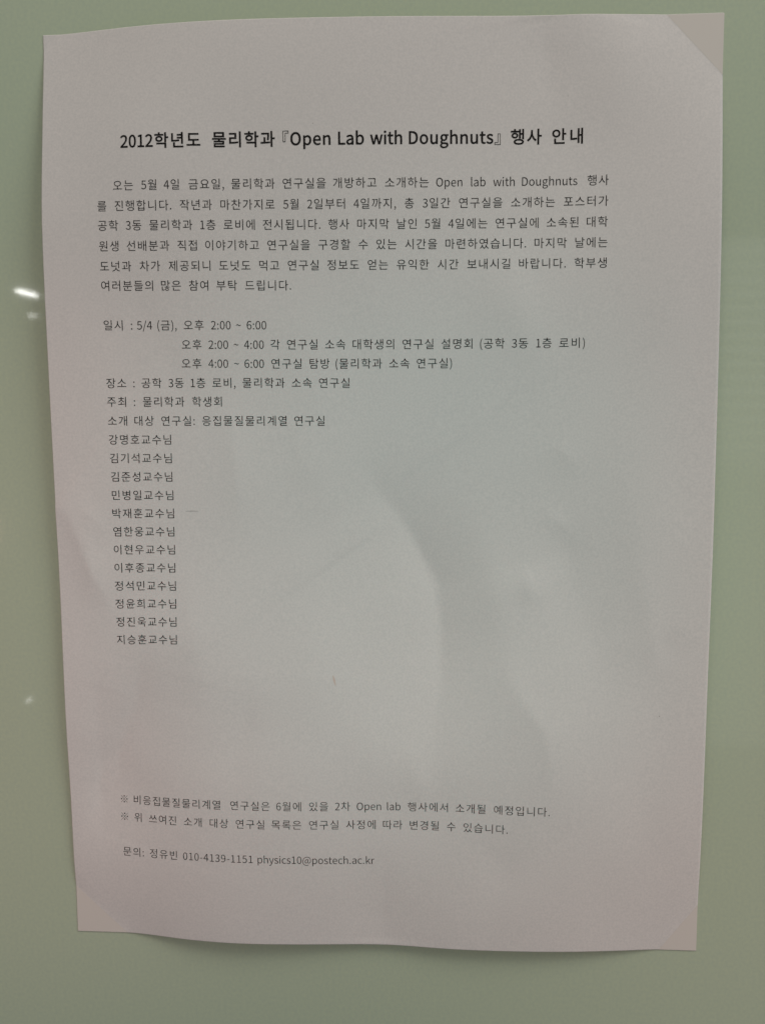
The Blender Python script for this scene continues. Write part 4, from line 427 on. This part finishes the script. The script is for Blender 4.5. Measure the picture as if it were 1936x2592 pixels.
    53456: (920, [[184, 247, 184, -66, 752, -66, 752, 247], [670, 181, 670, 2, 265, 2, 265, 181], [91, 771, 91, 339, 160, 339, 389, 344, 572, 365, 563, 432, 390, 411, 174, 406, 174, 524, 488, 524, 488, 591, 174, 591, 174, 703, 504, 703, 504, 771], [669, 827, 669, 295, 752, 295, 752, 533, 885, 533, 885, 603, 752, 603, 752, 827]]),
    53552: (920, [[525, 486, 525, 418, 712, 418, 712, -79, 794, -79, 794, 827, 712, 827, 712, 486], [92, 744, 92, 138, 160, 138, 382, 144, 573, 166, 564, 234, 384, 212, 174, 207, 174, 423, 470, 423, 470, 490, 174, 490, 174, 676, 510, 676, 510, 744]]),
    54252: (920, [[124, 376, 124, 310, 416, 310, 416, 104, 50, 104, 50, 34, 870, 34, 870, 104, 498, 104, 498, 310, 791, 310, 791, 376, 652, 376, 652, 672, 793, 672, 793, 740, 122, 740, 122, 672, 262, 672, 262, 376], [345, 672, 570, 672, 570, 376, 345, 376]]),
    54616: (920, [[316, 540, 202, 513, 124, 440, 95, 332, 124, 223, 202, 151, 316, 124, 430, 151, 507, 223, 536, 332, 507, 440, 430, 513], [316, 471, 389, 453, 439, 404, 457, 332, 439, 260, 389, 211, 316, 193, 243, 211, 193, 260, 174, 332, 193, 404, 243, 453], [663, 827, 663, -78, 745, -78, 745, 386, 893, 386, 893, 455, 745, 455, 745, 827], [273, 816, 273, 682, 45, 682, 45, 614, 578, 614, 578, 682, 356, 682, 356, 816]]),
    54617: (920, [[319, 617, 205, 597, 130, 540, 102, 454, 130, 368, 205, 311, 319, 291, 433, 311, 508, 368, 535, 454, 508, 540, 433, 597], [319, 553, 391, 541, 439, 507, 456, 454, 439, 402, 391, 368, 319, 356, 247, 368, 199, 402, 182, 454, 199, 507, 247, 541], [164, 212, 164, 144, 669, 144, 669, -78, 752, -78, 752, 212], [278, 831, 278, 731, 52, 731, 52, 664, 586, 664, 586, 731, 361, 731, 361, 831], [669, 827, 669, 261, 752, 261, 752, 508, 885, 508, 885, 577, 752, 577, 752, 827]]),
    54620: (920, [[319, 600, 205, 579, 130, 520, 102, 431, 130, 342, 205, 284, 319, 263, 432, 284, 508, 342, 535, 431, 508, 520, 432, 579], [319, 535, 391, 522, 439, 486, 456, 431, 439, 376, 391, 341, 319, 328, 247, 341, 199, 376, 182, 431, 199, 486, 247, 522], [669, 826, 669, 148, 752, 148, 752, 460, 885, 460, 885, 529, 752, 529, 752, 826], [278, 826, 278, 716, 52, 716, 52, 649, 586, 649, 586, 716, 361, 716, 361, 826], [189, 202, 189, -58, 792, -58, 792, 10, 271, 10, 271, 202]]),
    54624: (920, [[319, 640, 205, 622, 129, 571, 102, 492, 129, 413, 205, 362, 319, 344, 433, 362, 508, 413, 535, 492, 508, 571, 433, 622], [319, 579, 392, 568, 439, 538, 456, 492, 439, 446, 392, 416, 319, 405, 247, 416, 199, 446, 182, 492, 199, 538, 247, 568], [669, 830, 669, 330, 752, 330, 752, 543, 886, 543, 886, 612, 752, 612, 752, 830], [180, -4, 180, -68, 784, -68, 784, -4, 261, -4, 261, 82, 752, 82, 752, 284, 178, 284, 178, 222, 670, 222, 670, 142, 180, 142], [278, 836, 278, 745, 52, 745, 52, 680, 586, 680, 586, 745, 361, 745, 361, 836]]),
    54633: (920, [[183, 261, 183, -66, 752, -66, 752, 261, 669, 261, 669, 166, 265, 166, 265, 261], [265, 101, 669, 101, 669, 1, 265, 1], [319, 625, 205, 606, 129, 551, 102, 467, 129, 383, 205, 328, 319, 308, 433, 328, 508, 383, 535, 467, 508, 551, 433, 606], [319, 562, 391, 550, 439, 517, 456, 467, 439, 416, 391, 383, 319, 371, 247, 383, 199, 416, 182, 467, 199, 517, 247, 550], [669, 827, 669, 301, 752, 301, 752, 526, 885, 526, 885, 596, 752, 596, 752, 827], [278, 835, 278, 734, 52, 734, 52, 667, 586, 667, 586, 734, 361, 734, 361, 835]]),
    54665: (920, [[275, 606, 175, 587, 108, 533, 83, 451, 108, 369, 175, 316, 275, 297, 376, 316, 443, 369, 468, 451, 443, 533, 376, 587], [275, 544, 337, 533, 378, 500, 393, 451, 378, 402, 337, 370, 275, 358, 213, 370, 172, 402, 157, 451, 172, 500, 213, 533], [515, 239, 353, 221, 249, 167, 213, 81, 249, -4, 353, -58, 515, -76, 678, -58, 781, -4, 817, 81, 781, 167, 678, 221], [515, 175, 633, 164, 708, 133, 734, 81, 708, 31, 633, -1, 515, -12, 397, -1, 321, 31, 295, 81, 321, 133, 397, 164], [539, 809, 539, 287, 617, 287, 617, 513, 733, 513, 733, 255, 812, 255, 812, 827, 733, 827, 733, 581, 617, 581, 617, 809], [234, 820, 234, 719, 45, 719, 45, 653, 503, 653, 503, 719, 316, 719, 316, 820]]),
    54788: (920, [[307, 600, 201, 578, 129, 518, 103, 427, 129, 337, 201, 276, 307, 254, 414, 276, 486, 337, 512, 427, 486, 518, 414, 578], [307, 534, 373, 521, 418, 483, 434, 427, 418, 370, 373, 333, 307, 319, 241, 333, 197, 370, 181, 427, 197, 483, 241, 521], [558, 396, 558, 329, 711, 329, 711, 136, 794, 136, 794, 826, 711, 826, 711, 586, 558, 586, 558, 518, 711, 518, 711, 396], [267, 827, 267, 716, 51, 716, 51, 649, 558, 649, 558, 716, 349, 716, 349, 827], [213, 196, 213, -58, 815, -58, 815, 10, 296, 10, 296, 196]]),
    54840: (920, [[458, 500, 571, 488, 644, 451, 670, 394, 644, 337, 571, 301, 458, 288, 345, 301, 272, 337, 246, 394, 272, 451, 345, 488], [417, 812, 417, 694, 90, 694, 90, 626, 825, 626, 825, 694, 499, 694, 499, 812], [458, 566, 300, 546, 198, 487, 162, 394, 193, 307, 280, 248, 417, 222, 417, 96, 50, 96, 50, 28, 870, 28, 870, 96, 499, 96, 499, 222, 636, 248, 723, 307, 754, 394, 718, 487, 616, 546]]),
    54924: (920, [[704, 827, 704, -78, 787, -78, 787, 827], [348, 533, 421, 520, 470, 484, 487, 430, 470, 376, 421, 341, 348, 328, 276, 341, 228, 376, 210, 430, 228, 484, 276, 520], [348, 598, 235, 577, 159, 519, 132, 430, 154, 350, 215, 294, 308, 265, 308, 168, 55, 164, 67, 94, 347, 100, 652, 130, 646, 192, 391, 171, 391, 266, 484, 295, 544, 351, 566, 430, 539, 519, 462, 577], [308, 826, 308, 716, 74, 716, 74, 649, 623, 649, 623, 716, 391, 716, 391, 826]]),
    54980: (920, [[458, 604, 300, 587, 199, 535, 164, 453, 199, 372, 300, 321, 458, 303, 616, 321, 717, 372, 752, 453, 717, 535, 616, 587], [458, 541, 571, 531, 642, 501, 666, 453, 642, 406, 571, 376, 458, 366, 346, 376, 275, 406, 250, 453, 275, 501, 346, 531], [417, 832, 417, 724, 93, 724, 93, 656, 820, 656, 820, 724, 499, 724, 499, 832], [50, 240, 50, 172, 417, 172, 417, -79, 499, -79, 499, 172, 870, 172, 870, 240]]),
    54984: (920, [[458, 639, 300, 624, 201, 577, 166, 502, 201, 427, 300, 380, 458, 364, 616, 380, 716, 427, 750, 502, 716, 577, 616, 624], [458, 579, 572, 570, 642, 544, 666, 502, 642, 460, 572, 434, 458, 425, 345, 434, 274, 460, 250, 502, 274, 544, 345, 570], [50, 310, 50, 243, 424, 243, 424, 108, 506, 108, 506, 243, 867, 243, 867, 310], [153, 168, 153, -58, 778, -58, 778, 9, 236, 9, 236, 168], [417, 837, 417, 742, 93, 742, 93, 678, 820, 678, 820, 742, 500, 742, 500, 837]]),
    55148: (920, [[704, 827, 704, -78, 787, -78, 787, 827], [67, 99, 347, 104, 652, 135, 646, 196, 342, 174, 55, 170], [349, 588, 237, 567, 162, 508, 134, 418, 162, 329, 237, 270, 349, 248, 462, 270, 538, 329, 565, 418, 538, 508, 462, 567], [349, 523, 421, 510, 469, 473, 486, 418, 469, 363, 421, 326, 349, 313, 278, 326, 230, 363, 212, 418, 230, 473, 278, 510], [307, 817, 307, 705, 74, 705, 74, 638, 623, 638, 623, 705, 391, 705, 391, 817]]),
}

TEXT_LINES = [
    ('heading', 5.02, [0.081, -0.051, 113.464], [('2012학년도', -78.84, 0.0), ('물리학과', -50.08, 0.0), ('『Open', -28.37, 0.028), ('Lab', -11.26, 0.0), ('with', -1.47, 0.0), ('Doughnuts』', 10.38, 0.024), ('행사', 41.52, 0.0), ('안내', 54.11, 0.08)]),
    ('paragraph', 3.53, [-0.048, -0.134, 100.204], [('오는', -81.57, 0.0), ('5월', -72.6, 0.0), ('4일', -65.52, 0.0), ('금요일,', -57.76, 0.0), ('물리학과', -44.59, 0.0), ('연구실을', -28.66, 0.0), ('개방하고', -13.09, 0.0), ('소개하는', 2.94, 0.0), ('Open', 18.65, 0.0), ('lab', 29.37, 0.0), ('with', 36.17, 0.0), ('Doughnuts', 44.98, 0.0), ('행사', 64.86, -0.023)]),
    ('paragraph', 3.53, [-0.011, -0.198, 93.965], [('를', -86.79, 0.0), ('진행합니다.', -81.24, 0.0), ('작년과', -60.7, 0.0), ('마찬가지로', -48.06, 0.0), ('5월', -28.61, 0.0), ('2일부터', -21.14, 0.0), ('4일까지,', -6.8, 0.0), ('총', 8.92, 0.0), ('3일간', 14.47, 0.0), ('연구실을', 25.66, 0.0), ('소개하는', 41.67, 0.0), ('포스터가', 57.74, 0.0)]),
    ('paragraph', 3.53, [0.109, -0.418, 87.792], [('공학', -86.85, 0.0), ('3동', -77.93, 0.0), ('물리학과', -70.48, 0.0), ('1층', -54.53, 0.0), ('로비에', -47.29, 0.0), ('전시됩니다.', -35.08, 0.0), ('행사', -14.7, 0.0), ('마지막', -5.72, 0.0), ('날인', 6.59, 0.0), ('5월', 15.14, 0.0), ('4일에는', 22.42, 0.0), ('연구실에', 36.91, 0.0), ('소속된', 52.57, 0.0), ('대학', 64.78, 0.0)]),
    ('paragraph', 3.53, [-0.043, -0.43, 81.638], [('원생', -86.75, 0.0), ('선배분과', -77.93, 0.0), ('직접', -61.88, 0.0), ('이야기하고', -53.2, 0.0), ('연구실을', -33.82, 0.0), ('구경할', -17.88, 0.0), ('수', -5.33, 0.0), ('있는', 0.14, 0.0), ('시간을', 9.05, 0.0), ('마련하였습니다.', 21.55, 0.0), ('마지막', 48.94, 0.0), ('날에는', 61.36, 0.0)]),
    ('paragraph', 3.53, [0.011, -0.461, 75.416], [('도넛과', -86.77, 0.0), ('차가', -74.11, 0.0), ('제공되니', -64.92, 0.0), ('도넛도', -49.06, 0.0), ('먹고', -36.46, 0.0), ('연구실', -27.53, 0.0), ('정보도', -15.16, 0.0), ('얻는', -2.57, 0.0), ('유익한', 6.47, 0.0), ('시간', 19.12, 0.0), ('보내시길', 28.28, 0.0), ('바랍니다.', 44.22, 0.0), ('학부생', 61.19, 0.0)]),
    ('paragraph', 3.53, [-0.79, 69.184], [('여러분들의', -86.7, 0.0), ('많은', -67.56, 0.0), ('참여', -58.73, 0.0), ('부탁', -50.03, 0.0), ('드립니다.', -41.01, 0.0)]),
    ('schedule', 3.53, [-0.911, 56.888], [('일시', -86.51, 0.0), (':', -77.86, 0.0), ('5/4', -75.9, 0.0), ('(금),', -69.35, 0.0), ('오후', -60.85, 0.0), ('2:00', -52.13, 0.0), ('~', -44.24, 0.0), ('6:00', -40.79, 0.002)]),
    ('schedule', 3.53, [0.334, -0.459, 50.974], [('오후', -61.72, 0.0), ('2:00', -53.11, 0.0), ('~', -45.09, 0.0), ('4:00', -41.82, 0.0), ('각', -33.39, 0.0), ('연구실', -28.15, 0.0), ('소속', -16.12, 0.0), ('대학생의', -7.45, 0.0), ('연구실', 8.18, 0.0), ('설명회', 20.34, 0.0), ('(공학', 32.34, 0.0), ('3동', 42.16, 0.0), ('1층', 49.68, 0.0), ('로비)', 56.75, 0.045)]),
    ('schedule', 3.53, [0.52, -0.482, 44.995], [('오후', -61.95, 0.0), ('4:00', -53.35, 0.0), ('~', -45.13, 0.0), ('6:00', -41.78, 0.0), ('연구실', -33.26, 0.0), ('탐방', -21.06, 0.0), ('(물리학과', -12.87, 0.0), ('소속', 3.96, 0.0), ('연구실)', 12.63, 0.001)]),
    ('schedule', 3.53, [-0.621, -1.191, 38.878], [('장소', -86.5, 0.0), (':', -77.85, 0.0), ('공학', -75.16, 0.0), ('3동', -66.47, 0.0), ('1층', -59.26, 0.0), ('로비,', -52.26, 0.0), ('물리학과', -42.56, 0.0), ('소속', -26.84, 0.0), ('연구실', -18.2, 0.0)]),
    ('schedule', 3.53, [-0.378, 33.208], [('주최', -86.5, 0.0), (':', -77.89, 0.0), ('물리학과', -74.95, 0.0), ('학생회', -58.97, 0.0)]),
    ('schedule', 3.53, [-0.004, -0.496, 27.05], [('소개', -86.5, 0.0), ('대상', -77.9, 0.0), ('연구실:', -69.16, 0.0), ('응집물질물리계열', -55.91, 0.0), ('연구실', -26.23, 0.0)]),
    ('name_list', 3.53, [-0.402, 21.086], [('강명호교수님', -86.44, 0.006)]),
    ('name_list', 3.53, [-0.322, 15.184], [('김기석교수님', -86.3, 0.001)]),
    ('name_list', 3.53, [-0.252, 9.245], [('김준성교수님', -86.23, -0.004)]),
    ('name_list', 3.53, [-0.183, 3.273], [('민병일교수님', -86.18, 0.008)]),
    ('name_list', 3.53, [-0.081, -2.593], [('박재훈교수님', -86.32, 0.013)]),
    ('name_list', 3.53, [0.063, -8.46], [('염한웅교수님', -86.31, 0.002)]),
    ('name_list', 3.53, [0.187, -14.319], [('이현우교수님', -86.4, 0.012)]),
    ('name_list', 3.53, [0.289, -20.24], [('이후종교수님', -86.36, 0.007)]),
    ('name_list', 3.53, [0.567, -26.014], [('정석민교수님', -86.48, 0.01)]),
    ('name_list', 3.53, [1.027, -31.638], [('정윤희교수님', -86.56, 0.014)]),
    ('name_list', 3.53, [1.573, -37.257], [('정진욱교수님', -86.55, 0.014)]),
    ('name_list', 3.53, [2.108, -42.832], [('지승훈교수님', -86.62, 0.015)]),
    ('footnote', 3.53, [-0.438, -1.255, 0.258, -99.379], [('※', -87.97, 0.0), ('비응집물질물리계열', -83.31, 0.0), ('연구실은', -49.34, 0.0), ('6월에', -33.8, 0.0), ('있을', -22.94, 0.0), ('2차', -14.41, 0.0), ('Open', -7.26, 0.0), ('lab', 2.7, 0.0), ('행사에서', 9.51, 0.0), ('소개될', 25.16, 0.0), ('예정입니다.', 37.64, 0.006)]),
    ('footnote', 3.53, [-2.019, -2.328, 0.102, -105.69], [('※', -87.89, 0.0), ('위', -83.19, 0.0), ('쓰여진', -77.89, 0.0), ('소개', -65.44, 0.0), ('대상', -56.42, 0.0), ('연구실', -47.57, 0.0), ('목록은', -35.51, 0.0), ('연구실', -23.02, 0.0), ('사정에', -10.85, 0.0), ('따라', 1.35, 0.0), ('변경될', 10.17, 0.0), ('수', 22.35, 0.0), ('있습니다.', 27.76, 0.004)]),
    ('contact_line', 3.53, [-3.048, -4.53, -1.701, -118.289], [('문의:', -87.35, 0.0), ('정유빈', -77.82, 0.0), ('010-4139-1151', -66.02, 0.034), ('physics10@postech.ac.kr', -40.4, -0.01)]),
]

GL = {}
for code, (adv, loops) in GLYPHS.items():
    ch = chr(code)
    cs = [np.array(q, float).reshape(-1, 2) for q in loops]
    if '\uac00' <= ch <= '\ud7a3':                # hangul is set a little wider, latin a little narrower
        GL[ch] = (adv*1.08, [c+np.array((adv*.04, 0)) for c in cs])
    else:
        GL[ch] = (adv*.955, [c*np.array((.955, 1)) for c in cs])

def embolden(c, w):
    """move a closed outline along its normals by w (em/1000); outer and inner loops wind opposite ways"""
    e = np.roll(c, -1, 0)-c; e /= np.maximum(np.hypot(e[:, 0], e[:, 1]), 1e-6)[:, None]
    n = np.stack([e[:, 1], -e[:, 0]], 1); p = np.roll(n, 1, 0)
    m = n+p; d = np.maximum((m*n).sum(1), .6)[:, None]
    return c+w*m/d

WIND = 1
def signed_area(c): return 0.5*np.sum(c[:, 0]*np.roll(c[:, 1], -1)-np.roll(c[:, 0], -1)*c[:, 1])
def inside(p, c):
    x1, y1 = c[:, 0], c[:, 1]; x2, y2 = np.roll(x1, -1), np.roll(y1, -1)
    cr = ((y1 > p[1]) != (y2 > p[1])) & (p[0] < (x2-x1)*(p[1]-y1)/np.where(y2 == y1, 1e-9, y2-y1)+x1)
    return cr.sum() % 2 == 1
TRI = {}
def glyph(ch, weight):
    k = (ch, weight)
    if k not in TRI:
        adv, cs = GL[ch]
        big = max(cs, key=lambda c: abs(signed_area(c)))
        sg = 1 if signed_area(big) > 0 else -1
        out = [embolden(c, weight*sg) for c in cs]
        flat = np.concatenate(out)
        start = np.cumsum([0]+[len(c) for c in out])
        outer = [i for i, c in enumerate(cs) if signed_area(c)*sg > 0]
        holes = {i: [] for i in outer}
        for i, c in enumerate(cs):
            if i in holes: continue
            own = [o for o in outer if inside(c[0], cs[o])] or outer
            holes[min(own, key=lambda o: abs(signed_area(cs[o])))].append(i)
        tris = []
        for o in outer:
            loops = [o]+holes[o]
            idx = np.concatenate([np.arange(start[i], start[i+1]) for i in loops])
            for t in geometry.tessellate_polygon([[Vector((x, y, 0)) for x, y in out[i]] for i in loops]):
                tris.append(tuple(int(idx[q]) for q in t))
        TRI[k] = (adv, flat, tris)
    return TRI[k]

PART = {'heading': 'heading_text', 'paragraph': 'paragraph_text', 'schedule': 'schedule_text',
        'name_list': 'name_list_text', 'footnote': 'footnote_text', 'contact_line': 'contact_text'}
WEIGHT = {'heading': W_HEAD, 'footnote': W_BODY-4, 'contact_line': W_BODY-4}
batches = {}
for grp, em, co, words in TEXT_LINES:
    A, T = batches.setdefault(grp, ([], []))
    s = em/1000
    w8 = WEIGHT.get(grp, W_BODY)
    for w, left, trk in words:
        pen = None
        kx = 1.03 if grp == 'heading' and not any(c >= '\uac00' for c in w) else 1.0
        for ch in w:
            adv, flat, tris = glyph(ch, W_BODY+4 if ch in '『』' else w8)
            if pen is None: pen = left-GL[ch][1][0][:, 0].min()*s*kx if len(GL[ch][1]) == 1 else left-min(c[:, 0].min() for c in GL[ch][1])*s*kx
            x = pen+flat[:, 0]*s*kx
            y = np.polyval(co, x/100)+(flat[:, 1]-380)*s
            base = sum(len(a) for a in A)
            A.append(np.stack([x, y], 1)); T += [tuple(i+base for i in t) for t in tris]
            pen += adv*s*kx+trk*em
for grp, (A, T) in batches.items():
    P = np.concatenate(A); h = height(P[:, 0], P[:, 1])+0.06
    vv = np.stack([P[:, 0]*MM, -h*MM, P[:, 1]*MM], 1)
    T2 = []
    for a, b_, c in T:      # all faces look at the reader
        ar = (P[b_, 0]-P[a, 0])*(P[c, 1]-P[a, 1])-(P[c, 0]-P[a, 0])*(P[b_, 1]-P[a, 1])
        T2.append((a, b_, c) if ar > 0 else (a, c, b_))
    mesh_obj(PART[grp], [tuple(p) for p in vv], T2, ink_m, notice)

# ------------------------------------------------------------------ small marks on the sheet
MARKS = {'pencil': [(-62.3, -1.83), (-60.34, -1.76), (-58.0, -1.82)], 'smudge': [(-14.76, -55.63), (-14.37, -57.19), (-14.0, -58.89)], 'specks': [(58.65, 125.17), (90.18, -67.69), (-19.04, 117.89)]}

def ribbon(name, pts, wid, m):
    V_, F_ = [], []
    for i, (u, v) in enumerate(pts):
        a = pts[max(i-1, 0)]; c = pts[min(i+1, len(pts)-1)]
        d = Vector((c[0]-a[0], c[1]-a[1])).normalized(); n = Vector((-d.y, d.x))
        ww = wid[i]/2
        V_ += [put(u+n.x*ww, v+n.y*ww, .05), put(u-n.x*ww, v-n.y*ww, .05)]
        if i: k = 2*i; F_.append((k-2, k-1, k+1, k))
    return mesh_obj(name, [tuple(map(float, p)) for p in V_], F_, m, notice)
ribbon('scratch', MARKS['pencil'], (.06, .14, .05), pencil_m)
ribbon('smudge', MARKS['smudge'], (.3, .75, .25), smudge_m)
patch_m, nt, b = mat('corner_shade_and_tape_tint', (0.752, 0.73, 0.69), 0.8, 0.4)
for (u1, v1, u2, v2, k_) in CORNERS[:3]:          # stuck-down corners: patch colour paints in their shade plus the tape's yellowing
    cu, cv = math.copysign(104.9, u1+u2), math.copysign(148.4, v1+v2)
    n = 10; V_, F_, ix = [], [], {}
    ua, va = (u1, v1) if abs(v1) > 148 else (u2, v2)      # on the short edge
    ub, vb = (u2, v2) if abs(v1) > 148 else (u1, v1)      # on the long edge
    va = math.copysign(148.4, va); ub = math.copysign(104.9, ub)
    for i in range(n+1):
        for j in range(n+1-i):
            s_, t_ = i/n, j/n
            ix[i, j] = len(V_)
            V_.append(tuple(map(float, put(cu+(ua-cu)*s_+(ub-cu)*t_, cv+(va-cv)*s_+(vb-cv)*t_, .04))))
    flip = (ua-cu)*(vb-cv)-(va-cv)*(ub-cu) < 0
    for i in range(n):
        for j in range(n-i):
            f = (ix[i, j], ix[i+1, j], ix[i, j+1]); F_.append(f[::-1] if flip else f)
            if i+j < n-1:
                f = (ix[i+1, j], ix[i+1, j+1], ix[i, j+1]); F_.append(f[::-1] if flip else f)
    o = mesh_obj('shaded_taped_corner', V_, F_, patch_m, notice); o['label'] = 'yellowish flat triangle on the taped-down corner, its shade painted in'
rnd = random.Random(4)
for (u, v) in MARKS['specks']:
    r = rnd.uniform(.1, .16); n = 7
    pts = [put(u+r*math.cos(2*math.pi*i/n)*rnd.uniform(.6, 1.2), v+r*math.sin(2*math.pi*i/n)*rnd.uniform(.6, 1.2), .05) for i in range(n)]
    mesh_obj('speck', [tuple(map(float, p)) for p in pts], [tuple(range(n))], pencil_m, notice)

# ------------------------------------------------------------------ the room's lamps that mirror in the glass, metres behind the camera
LAMP_SPOTS = {'tube_a': (-3.4048, -7.0, 1.1115, 0.011), 'tube_b': (-3.9701, -8.6, 1.2991, 0.013), 'tube_c': (-4.669, -10.5, 1.5296, 0.013), 'small_a': (-4.2292, -9.0, 1.1629, 0.016), 'small_b': (-4.2978, -9.3, 1.1822, 0.016), 'spot': (-2.5035, -5.0, -1.6539, 0.03), 'win_tl': (1.1789, -4.5, 0.9583, 0), 'win_br': (2.3681, -4.5, -1.707, 0), 'win_mid': (1.2075, -4.5, -0.1592, 0)}

def glow(name, strength, color=(1, 1, .97)):
    m = bpy.data.materials.new(name); m.use_nodes = True
    b = m.node_tree.nodes['Principled BSDF']
    b.inputs['Emission Color'].default_value = (*color, 1); b.inputs['Emission Strength'].default_value = strength
    b.inputs['Base Color'].default_value = (.8, .8, .8, 1)
    return m
def tube(name, a, b, r, m, parent=None, seg=16):
    a, b = Vector(a), Vector(b); z = (b-a).normalized(); x = z.orthogonal().normalized(); y = z.cross(x)
    V_, F_ = [], []
    prof = [(0, 0.02), (0, .8), (.03, 1), (.97, 1), (1, .8), (1, .02)]
    for t, k in prof:
        c = a.lerp(b, t)
        V_ += [tuple(c+(x*math.cos(2*math.pi*i/seg)+y*math.sin(2*math.pi*i/seg))*r*k) for i in range(seg)]
    for j in range(len(prof)-1):
        for i in range(seg):
            F_.append((j*seg+i, j*seg+(i+1) % seg, (j+1)*seg+(i+1) % seg, (j+1)*seg+i))
    return mesh_obj(name, V_, F_, m, parent, True)
L = LAMP_SPOTS
t = tube('tube_lamp', L['tube_a'][:3], L['tube_b'][:3], L['tube_a'][3], glow('bright_tube', 60))
tag(t, 'bright white fluorescent tube mirrored as a slanted streak beside the left edge of the notice', 'lamp')
t = tube('tube_lamp', Vector(L['tube_b'][:3])+Vector((0.05, -.1, 0)), L['tube_c'][:3], L['tube_a'][3]*1.1, glow('dim_tube', 7))
tag(t, 'dim far fluorescent tube mirrored as the faint tail of the bright streak', 'lamp')
t = tube('panel_lamp', L['small_a'][:3], L['small_b'][:3], L['small_a'][3], glow('faint_lamp', 12))
tag(t, 'small faint lamp mirrored as a pale dash just under the bright streak', 'lamp')
p = Vector(L['spot'][:3])
t = tube('spot_lamp', p+Vector((0, .02, 0)), p-Vector((0, .02, 0)), .009, glow('spot_glow', 11))
tag(t, 'small round lamp mirrored as a pale dot in the glass low on the left', 'lamp')

# a window with a lowered blind far behind the camera: its soft bands mirror in the glass on the right
win = bpy.data.objects.new('window', None); COL.objects.link(win)
tag(win, 'window with half lowered horizontal blind, mirrored as faint bands in the glass on the right', 'window')
x0, yy, z1, _ = L['win_tl']; x1, _, z0, _ = L['win_br']; zm = L['win_mid'][2]
win.location = (x0, yy, z0)
def box_verts(xa, xb, ya, yb, za, zb):
    V_ = [(x, y, z) for x in (xa, xb) for y in (ya, yb) for z in (za, zb)]
    return V_, [(0, 1, 3, 2), (4, 6, 7, 5), (0, 4, 5, 1), (2, 3, 7, 6), (0, 2, 6, 4), (1, 5, 7, 3)]
W_, H_, M_ = x1-x0, z1-z0, zm-z0
V_, F_ = box_verts(0, W_, -.06, -.05, 0, H_)
mesh_obj('pane', V_, F_, glow('lit_pane', .30), win)
V_, F_ = [], []
ns = 16
for k in range(ns):
    z = M_+(H_-M_)*k/ns
    v2, f2 = box_verts(0, W_, 0, .01, z, z+(H_-M_)/ns*.72)
    F_ += [tuple(i+len(V_) for i in f) for f in f2]; V_ += v2
mesh_obj('blind', V_, F_, glow('lit_blind', .5), win)
